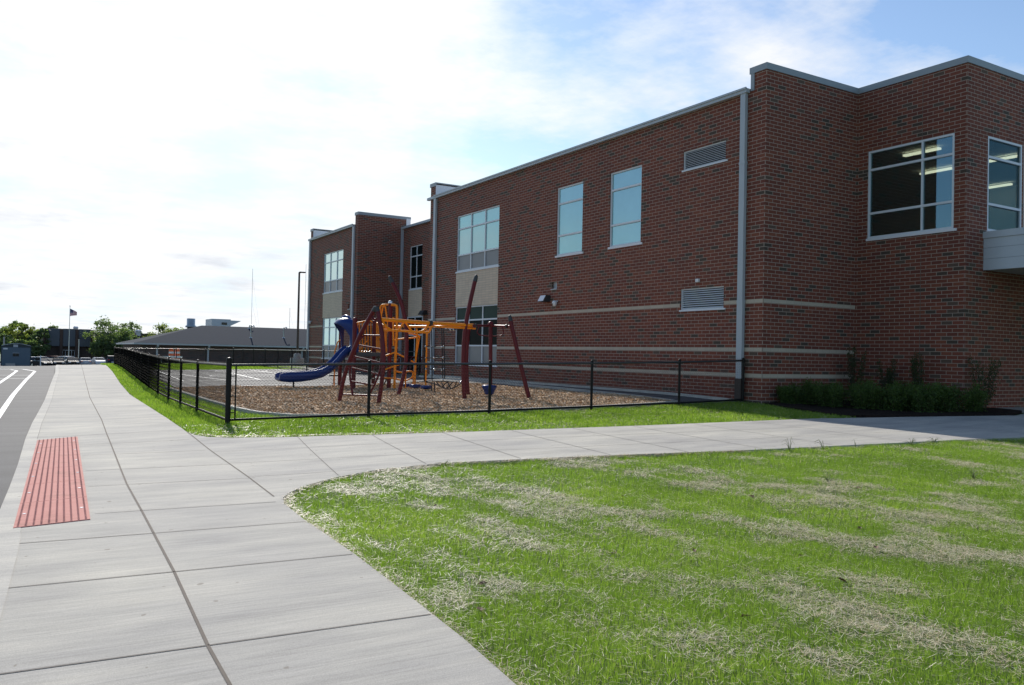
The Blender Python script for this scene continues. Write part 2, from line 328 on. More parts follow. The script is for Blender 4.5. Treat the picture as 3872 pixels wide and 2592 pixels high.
def mulchmat(name, a, b_, c_):
    m, nt, b = newmat(name); tc = nn(nt, 'ShaderNodeTexCoord'); v = tc.outputs['Object']
    vo = nn(nt, 'ShaderNodeTexVoronoi', {'Vector': nn(nt, 'ShaderNodeMapping', {'Vector': v, 'Scale': (1, 1.6, 1)}).outputs[0], 'Scale': 17.})
    w = nn(nt, 'ShaderNodeSeparateColor', {'Color': vo.outputs['Color']}).outputs[0]; big = noise(nt, v, 1.2, 4)
    c = mix(nt, 1., ramp(nt, w, [(0, a), (.5, b_), (1, c_)]), ramp(nt, big, [(.3, (.75, .75, .75)), (.7, (1.2, 1.2, 1.2))]), 'MULTIPLY')
    nt.links.new(c, b.inputs['Base Color']); b.inputs['Roughness'].default_value = .9; b.inputs['Specular IOR Level'].default_value = .15
    bp = nn(nt, 'ShaderNodeBump', {'Strength': 1., 'Distance': .03, 'Height': mth(nt, 'ADD', w, vo.outputs['Distance'])}); nt.links.new(bp.outputs[0], b.inputs['Normal'])
mulchmat('wood_chips', (.26, .17, .10), (.54, .37, .225), (.68, .50, .33)); mulchmat('dark_mulch', (.012, .008, .006), (.022, .014, .01), (.035, .022, .016))
def attr_mat(name, stops, rough=.7):
    m, nt, b = newmat(name); at = nn(nt, 'ShaderNodeAttribute', attribute_name='tone')
    nt.links.new(ramp(nt, at.outputs['Fac'], stops), b.inputs['Base Color']); b.inputs['Roughness'].default_value = rough; b.inputs['Specular IOR Level'].default_value = .25
attr_mat('chip', [(0, (.28, .18, .10)), (.5, (.62, .43, .26)), (.9, (.74, .56, .37)), (1, (.9, .78, .6))], .8)
attr_mat('dead_leaf', [(0, (.07, .035, .015)), (1, (.28, .14, .06))], .7)
# ---------------------------------------------------------------- terrain height (ground z in metres)
TX=[-60,-8,.2,2.5,5,8,11,14.5,17.9,24,60,160]
TY=[-20,6,10,13.2,16.5,20,30,46,60,72,100,180,420]
TH=[[1.6]*12,
[1.62,1.62,1.6,1.6,1.58,1.53,1.48,1.43,1.40,1.33,1.3,1.3],
[1.62,1.62,1.6,1.6,1.55,1.49,1.44,1.38,1.34,1.25,1.2,1.2],
[1.61,1.61,1.6,1.59,1.52,1.46,1.42,1.36,1.30,1.18,1.15,1.15],
[1.6,1.6,1.6,1.54,1.45,1.42,1.37,1.31,1.20,1.14,1.1,1.1],
[1.6,1.6,1.6,1.56,1.49,1.42,1.36,1.27,1.13,1.12,1.1,1.1],
[1.53,1.53,1.53,1.52,1.45,1.38,1.32,1.24,1.11,1.1,1.1,1.1],
[1.40,1.4,1.4,1.4,1.35,1.3,1.25,1.18,1.1,1.1,1.1,1.1],
[1.28,1.28,1.28,1.28,1.27,1.25,1.22,1.18,1.15,1.15,1.15,1.15],
[1.47,1.47,1.47,1.45,1.34,1.3,1.28,1.27,1.27,1.27,1.27,1.27],
[2.2,2.2,2.2,2.15,2.1,1.95,1.8,1.7,1.65,1.6,1.6,1.6],
[3.9,3.9,3.9,3.9,3.9,3.8,3.7,3.6,3.5,3.4,3.3,3.2],
[4.4]*12]
def pchip(x,y,q):
    x=np.array(x,float);y=np.array(y,float);h=np.diff(x);d=np.diff(y)/h;m=np.zeros(len(x))
    for i in range(1,len(x)-1):
        if d[i-1]*d[i]>0:
            a=2*h[i]+h[i-1];b=h[i]+2*h[i-1];m[i]=(a+b)/(a/d[i-1]+b/d[i])
    m[0]=d[0];m[-1]=d[-1]
    k=np.clip(np.searchsorted(x,q)-1,0,len(h)-1);t=(q-x[k])/h[k]
    return (2*t**3-3*t*t+1)*y[k]+(t**3-2*t*t+t)*h[k]*m[k]+(3*t*t-2*t**3)*y[k+1]+(t**3-t*t)*h[k]*m[k+1]
GX=np.arange(-60,160.01,.5);GY=np.arange(-20,420.01,.5)
A=np.array([pchip(TY,[r[j] for r in TH],GY) for j in range(12)]) 
GH=np.array([pchip(TX,A[:,i],GX) for i in range(len(GY))]) # [y,x]
def H(x,y):
    x=np.clip(x,-60,159.9);y=np.clip(y,-20,419.9)
    u=(x+60)*2;v=(y+20)*2;i=np.floor(u).astype(int);j=np.floor(v).astype(int);a=u-i;b=v-j
    return (GH[j,i]*(1-a)+GH[j,i+1]*a)*(1-b)+(GH[j+1,i]*(1-a)+GH[j+1,i+1]*a)*b
def gz(x, y): return 1.6-float(H(np.float64(x), np.float64(y)))
def GZ(x, y): return 1.6-H(np.asarray(x, float), np.asarray(y, float))
def inpoly(px, py, poly):
    r = np.zeros(px.shape, bool); n = len(poly); j = n-1
    for i in range(n):
        xi, yi = poly[i]; xj, yj = poly[j]
        if yi != yj: r ^= ((yi > py) != (yj > py)) & (px < (xj-xi)*(py-yi)/(yj-yi)+xi)
        j = i
    return r
def dens(poly, step):
    o = []
    for i, a in enumerate(poly):
        b = poly[(i+1) % len(poly)]; n = max(1, int(math.hypot(b[0]-a[0], b[1]-a[1])/step))
        o += [(a[0]+(b[0]-a[0])*k/n, a[1]+(b[1]-a[1])*k/n) for k in range(n)]
    return o
def patch(name, poly, mat, off=0., step=.5, skirt=.12, grid=None, hf=None, holes=(), bump=0., **kw):
    """a sheet that follows the terrain inside a plan outline"""
    ring = dens(poly, step); g = grid or step; hf = hf or GZ
    xs = [p[0] for p in ring]; ys = [p[1] for p in ring]
    gx, gy = np.meshgrid(np.arange(min(xs)+g*.5, max(xs), g), np.arange(min(ys)+g*.5, max(ys), g)); gx = gx.ravel(); gy = gy.ravel()
    k = inpoly(gx, gy, ring)
    for h in holes: k &= ~inpoly(gx, gy, h)
    P = [Vector(p) for p in ring]+[Vector((a, b)) for a, b in zip(gx[k], gy[k])]
    v, e, f, *_ = delaunay_2d_cdt(P, [], [list(range(len(ring)))], 1, 1e-4)
    X = np.array([q.x for q in v]); Y_ = np.array([q.y for q in v]); Z = hf(X, Y_)+off
    if bump: Z = Z+bump*(fbm(X*2.2, Y_*2.2, 3)-.5)
    vs = [(a, b, c) for a, b, c in zip(X, Y_, Z)]; fs = [tuple(q) for q in f]; n0 = len(vs)
    if skirt:
        m = len(ring)
        vs += [(vs[i][0], vs[i][1], vs[i][2]-skirt) for i in range(m)]
        ar = sum(ring[i][0]*ring[(i+1) % m][1]-ring[(i+1) % m][0]*ring[i][1] for i in range(m))
        for i in range(m):
            j = (i+1) % m; q = (i, j, n0+j, n0+i); fs.append(q[::-1] if ar > 0 else q)
    mb = MB(rc=False); mb.add(vs, fs, 0, False)
    return mb, vs
def vnoise(x, y, s=0):
    xi = np.floor(x).astype(np.int64); yi = np.floor(y).astype(np.int64); u = x-xi; v = y-yi; u = u*u*(3-2*u); v = v*v*(3-2*v)
    def h(a, b): q = np.sin(a*127.1+b*311.7+s*74.7)*43758.5453; return q-np.floor(q)
    return (h(xi, yi)*(1-u)+h(xi+1, yi)*u)*(1-v)+(h(xi, yi+1)*(1-u)+h(xi+1, yi+1)*u)*v
def fbm(x, y, o=3, s=0):
    r = 0; a = .5; t = 0
    for i in range(o): r = r+a*vnoise(x*2**i, y*2**i, s+i); t += a; a *= .55
    return r/t
# ---------------------------------------------------------------- ground sheets
def ground():
    xs = np.concatenate([np.arange(-60, -4, 4), np.arange(-4, 30, .5), np.arange(30, 161, 5)]); xs = np.concatenate([[-1500, -600, -200], xs, [300, 800, 2000]])
    ys = np.concatenate([np.arange(-20, 80, .5), np.arange(80, 420, 5), [420, 800, 2500]]); ys = np.concatenate([[-1200, -100], ys])
    gx, gy = np.meshgrid(xs, ys); z = GZ(gx, gy)-.035
    z = z-.35*inpoly(gx, gy, dens(ROAD, 2.))-.12*inpoly(gx, gy, dens(LEDGE+[(1.5, -3), (30, -3), (30, 9.5), (22, 7.45)], 1.))
    V = np.stack([gx, gy, z], -1).reshape(-1, 3); nx = len(xs); i = np.arange(len(ys)-1)[:, None]*nx+np.arange(nx-1)[None]
    F = np.stack([i, i+1, i+nx+1, i+nx], -1).reshape(-1, 4)
    np_mesh('ground', V, F, MAT['turf_soil'], smooth=True, kind='structure')
def roadz(x, y):
    t = np.clip((y-16)/5., 0, 1); return GZ(x, y)-.012-.11*t*t*(3-2*t)
CURB = [(-.35, -6), (-.12, 4), (-.03, 7.3), (0.0, 9.4), (.09, 10.96), (.19, 12.9), (.34, 16.4), (.52, 19.7), (1.0, 27.), (1.62, 38), (2.2, 48), (2.73, 59.3), (2.95, 63)]

CURB = [(-.35, -6), (-.12, 4), (-.03, 7.3), (0.0, 9.4), (.09, 10.96), (.19, 12.9), (.34, 16.4), (.52, 19.7), (1.0, 27.), (1.62, 38), (2.2, 48), (2.73, 59.3), (2.95, 63)]
LEDGE = [(16.75, 8.5), (13., 9.05), (10.2, 9.5), (8., 9.98), (6.4, 10.3), (5.3, 10.5), (4.3, 10.4), (3.65, 10.12), (3.33, 9.9), (2.99, 9.58), (2.75, 9.26), (2.61, 9.0), (2.52, 8.62), (2.46, 7.8), (2.4, 6.3), (2.33, 5.3), (2.24, 4.15), (2.15, 3.4), (1.95, 1), (1.7, -2), (1.5, -6)]
ROAD = [(-60, -18), (-1.0, -18)]+[(p[0]+.35, p[1]) for p in CURB]+[(5.9, 65), (6.3, 66.2), (6.9, 72), (7.2, 85), (20, 120), (45, 175), (45, 228), (-60, 228)]
ground()
def cxy(y, pts): return np.interp(y, [p[1] for p in pts], [p[0] for p in pts])
RIGHT = [(2.95, 63+.0)]
REDGE = [(5.9, 63), (4.92, 49), (3.98, 37), (3.41, 28.8), (3.22, 23.3), (3.08, 19.7), (2.93, 17.2), (2.87, 16.1), (2.90, 15.6), (3.05, 15.15), (3.38, 14.85), (4.18, 14.45), (5.6, 14.1), (7.7, 13.75), (11.7, 13.35), (16., 12.9), (18.6, 12.2), (21.5, 11.2), (22.9, 11.55), (23.1, 12.76), (34, 12.76), (34, 2)]
LEDGE = [(16.75, 8.5), (13., 9.05), (10.2, 9.5), (8., 9.98), (6.4, 10.3), (5.3, 10.5), (4.3, 10.4), (3.65, 10.12), (3.33, 9.9), (2.99, 9.58), (2.75, 9.26), (2.61, 9.0), (2.52, 8.62), (2.46, 7.8), (2.4, 6.3), (2.33, 5.3), (2.24, 4.15), (2.15, 3.4), (1.95, 1), (1.7, -2), (1.5, -6)]
WALK = [(p[0]+.0, p[1]) for p in CURB] + REDGE + [(22, 7.6)] + LEDGE
def sidewalk():
    mb, vs = patch('sidewalk', WALK, None, 0.005, .55, .16, grid=.55)
    # joints: dark slots and brown expansion strips lying on the concrete
    def strip(pts, w, mi, off=.0085):
        pts = dens_line(pts, .5); L = len(pts); V = []
        for i, (x, y) in enumerate(pts):
            a = pts[max(i-1, 0)]; b = pts[min(i+1, L-1)]; t = Vector((b[0]-a[0], b[1]-a[1])).normalized(); n = (-t.y*w/2, t.x*w/2)
            for s in (-1, 1): X = x+n[0]*s; Y_ = y+n[1]*s; V.append((X, Y_, gz(X, Y_)+off))
        mb.add(V, [(2*i, 2*i+2, 2*i+3, 2*i+1) for i in range(L-1)], mi)
    J = [(.75, -2), (.92, 3), (.97, 4.66), (1.07, 6.33), (1.13, 7.7), (1.18, 8.84), (1.25, 10.6), (1.33, 11.95), (1.43, 13.6), (1.6, 16.6), (1.81, 19.86), (2.2, 27.8), (2.95, 39.75), (3.6, 50), (4.04, 57.2), (4.4, 62.6)]
    strip(J, .019, 2)
    strip([(2.87, 15.98), (2.76, 13.4), (2.7, 11.96), (2.64, 10.64), (2.54, 9.1)], .019, 2)
    le = list(reversed(CURB)); le = CURB
    for y in (3.35, 4.68, 6.33, 7.72, 8.84, 10.59, 11.93, 13.6, 15.0, 16.5, 19.86, 23.4, 27.8, 31.5, 35.2, 39.7, 44, 49, 55):
        j = float(np.interp(y, [p[1] for p in J], [p[0] for p in J])); c = float(cxy(y, CURB))
        if y < 15.3 and y > 3.4 and y < 9.2: r = 2.47-.0*y
        elif y < 15.5: r = 2.7
        else: r = float(np.interp(y, [p[1] for p in REDGE[:8][::-1]], [p[0] for p in REDGE[:8][::-1]]))
        if y < 4: r = 2.12
        if 4 <= y < 8.5: r = float(np.interp(y, (4.15, 5.3, 6.3, 7.8, 8.6), (2.22, 2.31, 2.37, 2.44, 2.5)))
        if 8.3 < y < 16.3:
            if y in (8.84,): pass
            strip([(c+.01, y+.05), (c+.17, y+.03)], .012, 1)
            strip([(float(cxy(y, CURB))+.78, y+.01), (j, y)], .011, 1)
        else: strip([(c+.01, y+.06), (j, y)], .014 if y < 25 else .02, 1)
        strip([(j, y), (r, y-.13*(r-j)*.4)], .013 if y < 25 else .02, 1)
    strip([(float(cxy(y, CURB))+.17, y) for y in (16.3, 19.7, 27, 38, 48, 59)], .012, 1)
    strip([(float(cxy(y, CURB))+.02+.15*min(1, max(0, (y-4)/4)), y) for y in (2, 5, 7.2, 8.3)], .008, 1)
    # entrance walk
    for a, b, w in (((2.84, 14.74), (3.5, 14.72), .011), ((2.76, 13.3), (8.2, 12.35), .011), ((8.2, 12.35), (20, 10.9), .012), ((2.7, 11.96), (8., 11.05), .011), ((8., 11.05), (21, 9.4), .012), ((2.64, 10.64), (4.2, 10.5), .011)):
        strip([a, b], w, 1)
    for a, b in (((4.4, 14.36), (3.66, 10.2)), ((5.65, 14.05), (5.05, 10.55)), ((6.95, 13.85), (6.48, 10.35)), ((8.3, 13.6), (7.9, 10.05)), ((9.65, 13.5), (9.2, 9.75)), ((11.05, 13.35), (10.6, 9.5)), ((12.6, 13.2), (12.1, 9.3)), ((14.2, 13.05), (13.7, 9.0)), ((16, 12.85), (15.4, 8.8)), ((18, 12.3), (17.3, 8.5)), ((20, 11.7), (19.2, 8.2))):
        strip([a, b], .013, 1)
    cb = MB(rc=False); q = dens_line(CURB[1:], .6); V = []
    for x, y in q:
        wd = .17 if y > 8 else .17*max(.1, (y-3)/5); z = float(roadz(np.float64(x), np.float64(y)))
        V += [(x-.004, y, z-.1), (x-.004, y, gz(x, y)+.009), (x+wd, y, gz(x+wd, y)+.009)]
    cb.add(V, [(3*i+k, 3*i+k+1, 3*i+4+k, 3*i+3+k)[::-1] for i in range(len(q)-1) for k in range(2)]); cb.build('curb', MAT['curb_concrete'], kind='structure')
    o = mb.build('sidewalk', [MAT['concrete'], MAT['joint'], MAT['joint_filler']], kind='structure'); return o
def dens_line(pts, step):
    o = []
    for a, b in zip(pts, pts[1:]):
        n = max(1, int(math.hypot(b[0]-a[0], b[1]-a[1])/step)); o += [(a[0]+(b[0]-a[0])*k/n, a[1]+(b[1]-a[1])*k/n) for k in range(n)]
    return o+[pts[-1]]
sidewalk()
def tactile_pad():
    t = thing('tactile_pad', 'red pad of raised domes set in the sidewalk by the road', 'tactile paving', (.6, 12, gz(.6, 12)))
    A, B, Cc, D = (.10, 8.42), (.71, 8.56), (1.115, 16.3), (.50, 16.0)
    def uv(u, v): return (A[0]*(1-u)*(1-v)+B[0]*u*(1-v)+Cc[0]*u*v+D[0]*(1-u)*v, A[1]*(1-u)*(1-v)+B[1]*u*(1-v)+Cc[1]*u*v+D[1]*(1-u)*v)
    for k in range(6):
        mb = MB(); v0, v1 = k/6+.0008, (k+1)/6-.0008; n = 4; V = []
        for i in range(n+1):
            for u in (0, 1): x, y = uv(u, v0+(v1-v0)*i/n); V.append((x, y, gz(x, y)+.014))
        mb.add(V, [(2*i, 2*i+1, 2*i+3, 2*i+2) for i in range(n)])
        nv = len(V); ring = [0, 1]+[2*i+1 for i in range(1, n+1)]+[2*i for i in range(n, 0, -1)]
        mb.add([V[i] for i in ring]+[(V[i][0], V[i][1], V[i][2]-.02) for i in ring], [(j, (j+1) % len(ring), len(ring)+(j+1) % len(ring), len(ring)+j)[::-1] for j in range(len(ring))])
        # domes, and the fine dots between their rows
        for i in range(10):
            for j in range(21):
                x, y = uv(.055+i*.0985, v0+(v1-v0)*(j+.5)/21); z = gz(x, y)+.014; r = .0125
                P = [(x+r*math.cos(a), y+r*math.sin(a), z) for a in (0, 1.05, 2.09, 3.14, 4.19, 5.24)]+[(x+r*.55*math.cos(a), y+r*.55*math.sin(a), z+.0065) for a in (0, 1.05, 2.09, 3.14, 4.19, 5.24)]
                mb.add(P, [(q, (q+1) % 6, 6+(q+1) % 6, 6+q) for q in range(6)]+[(6, 7, 8, 9, 10, 11)], 0, True)
        mb.build('pad_tile', MAT['tactile_red'], t)
    for k in range(6):
        for u in (.1, .9): mb = MB(); x, y = uv(u, (k+.5)/6); z = gz(x, y)+.014; mb.lathe((x, y, z), [(.018, 0), (.016, .004)], 8); mb.build('anchor_bolt', MAT['clamp_steel'], t)
tactile_pad()
def road():
    poly = [(-60, -18), (-.4, -18)]+[(p[0]-.003, p[1]) for p in CURB]+ROAD[-8:]
    mb, vs = patch('road', poly, None, 0., 1.2, .2, grid=1.6, hf=roadz, kind='structure'); mb.build('road', MAT['asphalt'], kind='structure')
    mm = MB()
    def line(pts, w):
        pts = dens_line(pts, .8); L = len(pts); V = []
        for i, (x, y) in enumerate(pts):
            a = pts[max(i-1, 0)]; b = pts[min(i+1, L-1)]; t = Vector((b[0]-a[0], b[1]-a[1])).normalized(); n = (-t.y*w/2, t.x*w/2)
            for s in (-1, 1): X = x+n[0]*s; Y_ = y+n[1]*s; V.append((X, Y_, float(roadz(np.float64(X), np.float64(Y_)))+.010))
        mm.add(V, [(2*i, 2*i+2, 2*i+3, 2*i+1) for i in range(L-1)])
    line([(-.45, 17.5), (-.28, 20), (-.12, 22.5), (.28, 31.9), (.8, 42), (1.45, 53)], .13)
    line([(-.75, 30), (-.45, 35), (-.14, 40), (.25, 47), (.6, 53.5)], .13)
    line([(1.45, 53), (.9, 56), (-3, 56.8)], .12); line([(.6, 53.5), (.3, 55), (-4, 55.6)], .12)
    for y in (44, 47.7): line([(-7, y-.6), (float(np.interp(y, (31.9, 53), (.28, 1.45)))-.05, y)], .12)
    for k in range(9): line([(-12+k*2.8, 76), (-12+k*2.8, 81)], .12)
    mm.build('road_markings', MAT['road_paint'], kind='structure')
road()
COURT = [(5.3, 32.0), (6.8, 51.4), (16.6, 52.3), (16.6, 57), (17.9, 57), (17.9, 16.9), (16.9, 16.85), (15.4, 17.5), (12, 17.7), (12, 24), (5.4, 31)]
CHIPS = [(5.0, 31.4), (4.95, 24.3), (4.98, 21.2), (5.1, 19.4), (5.45, 18.15), (6.3, 17.6), (9.5, 17.45), (13., 17.42), (15.9, 17.5), (16.05, 18), (15.9, 22), (15.75, 27), (15.5, 30.5), (13.5, 30.9), (11.6, 30.0), (10.4, 29.8), (9.2, 29.9), (8.3, 30.5), (7.1, 31.3)]
def court():
    mb, vs = patch('court', COURT, None, -.005, .8, .1, grid=.9); mb.build('playground_asphalt', MAT['court_asphalt'], kind='structure')
    mb, vs = patch('mulch', CHIPS, None, .045, .3, .1, grid=.32, bump=.09); mb.build('mulch_bed', MAT['wood_chips'], kind='structure')
    mm = MB()
    def line(pts, w=.08, off=.006):
        pts = dens_line(pts, .9); L = len(pts); V = []
        for i, (x, y) in enumerate(pts):
            a = pts[max(i-1, 0)]; b = pts[min(i+1, L-1)]; t = Vector((b[0]-a[0], b[1]-a[1])).normalized(); n = (-t.y*w/2, t.x*w/2)
            for s in (-1, 1): X = x+n[0]*s; Y_ = y+n[1]*s; V.append((X, Y_, gz(X, Y_)+off))
        mm.add(V, [(2*i, 2*i+2, 2*i+3, 2*i+1) for i in range(L-1)])
    line([(7.2, 32.25), (14.6, 32.3)], .1)
    for p in ([(6.4, 36.9), (10.6, 37.1)], [(6.7, 41.4), (13.6, 41.7)], [(10.3, 46.4), (9.6, 37.05)], [(7.0, 46.3), (14, 46.6)], [(8.2, 36.9), (7.2, 46.4)], [(7.3, 50.4), (14, 50.6)], [(6.4, 36.9), (7.3, 50.4)], [(14, 37), (14, 50.6)], [(10.6, 39.2), (14, 39.3)], [(12, 37), (12.4, 50)], [(6.9, 43.8), (9.8, 44)]): line(p)
    for cx, cy_, r in ((10, 41.4, 1.6), (11.5, 48.4, 1.4)): line([(cx+r*math.cos(a*math.pi/12), cy_+r*math.sin(a*math.pi/12)) for a in range(25)])
    mm.build('court_markings', MAT['road_paint'], kind='structure')
    # concrete edging round the wood chips
    e = thing('concrete_edging', 'pale concrete edging around the bed of wood chips', 'edging', (5, 22, gz(5, 22)))
    for nm, pts, w in (('edge_strip', [(4.93, 31.6), (4.88, 24.3), (4.9, 21.2), (5.03, 19.3), (5.4, 18.05), (6.25, 17.5), (9.5, 17.35), (13., 17.32), (16.0, 17.38)], .11), ('edge_strip', [(16.05, 17.6), (16.4, 22), (16.75, 28.2), (16.8, 36)], .10), ('edge_strip', [(17.72, 17.1), (17.72, 30.), (17.72, 36.9)], .12)):
        pts = dens_line(pts, .5); L = len(pts); V = []; b = MB()
        for i, (x, y) in enumerate(pts):
            a = pts[max(i-1, 0)]; c = pts[min(i+1, L-1)]; t = Vector((c[0]-a[0], c[1]-a[1])).normalized(); n = (-t.y*w/2, t.x*w/2); z = gz(x, y)
            V += [(x-n[0], y-n[1], z-.1), (x-n[0], y-n[1], z+.07), (x+n[0], y+n[1], z+.07), (x+n[0], y+n[1], z-.1)]
        b.add(V, [(4*i+k, 4*i+k+1, 4*i+5+k, 4*i+4+k) for i in range(L-1) for k in range(3)]); b.build(nm, MAT['curb_concrete'], e)
court()
BED = [(18.0, 16.1), (17.55, 14.5), (17.45, 13.1), (18.5, 12.25), (20.3, 11.75), (21.5, 11.35), (22.75, 11.7), (23.0, 12.74), (21.88, 12.76), (21.86, 16.1)]
mb, vs = patch('bed', BED, None, .03, .3, .12, grid=.3, bump=.07); mb.build('planting_bed', MAT['dark_mulch'], kind='structure')

def green(x, y):
    """0..1 how green: new grass between streaks of straw that run away from the viewer"""
    u = x*1.0+.13*y+.25*fbm(x*.8, y*.8, 2, 9); s = fbm(u*1.7, y*.34, 3, 3); f = fbm(x*2.6, y*2.0, 3, 5); return np.clip((s*.5+f*.5-.36)/.19, 0, 1)
def relief(x, y):
    u = x+.13*y+.25*fbm(x*.8, y*.8, 2, 9); return .055*(1-fbm(u*1.7, y*.34, 3, 3))+.03*fbm(x*3.1, y*2.3, 2, 31)-.045
def lawnz(x, y): return GZ(x, y)-.034+relief(x, y)
mb, vs = patch('lawn', LEDGE[::1]+[(1.5, -3), (22, -3), (22, 7.4)], None, 0., .14, .1, grid=.13, hf=lawnz); mb.build('lawn', MAT['turf_soil'], kind='structure')
# ---------------------------------------------------------------- school building (heights below are above the ground datum)
E = 1.6
def pt(ax, c, a, z): return (c, a, z) if ax == 'X' else (a, c, z)
def wallpanel(mb, ax, c, a0, a1, z0, z1, holes, sgn, dep=.13, mi=0):
    """brick panel in plane ax=c, outward normal sgn; openings get real reveals"""
    A = sorted({a0, a1, *[h[0] for h in holes], *[h[1] for h in holes]}); Z = sorted({z0, z1, *[h[2] for h in holes], *[h[3] for h in holes]})
    def q(p, f): mb.add(p, [(0, 1, 2, 3) if f else (3, 2, 1, 0)], mi)
    fl = (ax == 'X') == (sgn > 0)
    for a, b in zip(A, A[1:]):
        for u, v in zip(Z, Z[1:]):
            m = ((a+b)/2, (u+v)/2)
            if any(h[0] < m[0] < h[1] and h[2] < m[1] < h[3] for h in holes): continue
            q([pt(ax, c, a, u), pt(ax, c, b, u), pt(ax, c, b, v), pt(ax, c, a, v)], fl)
    d = c-sgn*dep
    for a, b, u, v in holes:
        for p, r in (((a, u), (b, u)), ((b, u), (b, v)), ((b, v), (a, v)), ((a, v), (a, u))):
            q([pt(ax, c, *p), pt(ax, c, *r), pt(ax, d, *r), pt(ax, d, *p)], not fl)
def window(par, ax, c, a0, a1, z0, z1, mull, trans, mats, sgn, rec=.085, name='window', sill=True, fw=.055):
    mb = MB(); f0 = c-sgn*rec; f1 = f0+sgn*.05
    def bar(a, b, u, v):
        if ax == 'X': mb.box(f0-sgn*.045, f1, a, b, u, v)
        else: mb.box(a, b, f0-sgn*.045, f1, u, v)
    bar(a0, a0+fw, z0, z1); bar(a1-fw, a1, z0, z1); bar(a0+fw, a1-fw, z0, z0+fw); bar(a0+fw, a1-fw, z1-fw, z1)
    ms = sorted(mull); cols = [a0+fw]+[x for m in ms for x in (m-fw/2, m+fw/2)]+[a1-fw]
    for m in ms: bar(m-fw/2, m+fw/2, z0+fw, z1-fw)
    for t in trans:
        for k in range(0, len(cols), 2): bar(cols[k], cols[k+1], t-fw*.6, t+fw*.6)
    w = mb.build(name, MAT['alu_frame'], par)
    rows = [z0+fw]+[x for t in sorted(trans) for x in (t-fw*.6, t+fw*.6)]+[z1-fw]
    for i in range(0, len(rows), 2):
        for k in range(0, len(cols), 2):
            g = MB()
            if ax == 'X': g.box(f0-sgn*.012, f0+sgn*.008, cols[k]-.004, cols[k+1]+.004, rows[i]-.004, rows[i+1]+.004)
            else: g.box(cols[k]-.004, cols[k+1]+.004, f0-sgn*.012, f0+sgn*.008, rows[i]-.004, rows[i+1]+.004)
            mt = mats[i//2]; g.build('pane', MAT[mt], w)
    if sill:
        s = MB()
        if ax == 'X': s.box(f0-sgn*.03, c+sgn*.035, a0-.1, a1+.03, z0-.075, z0-.003)
        else: s.box(a0-.03, a1+.03, f0-sgn*.03, c+sgn*.035, z0-.075, z0-.003)
        s.build('sill', MAT['white_metal'], w)
    return w
XW, XR, Y0 = 17.92, 20.8, 16.13
X3, Y3 = 21.9, 12.76
GUT = 7.72+E; PAR = 8.40+E; PN = 8.275+E      # PN: parapet of the block nearest the walk
school = thing('school_building', 'two storey red brick school with grey metal gutters and tall windows', 'school', (XW, Y0, .3))
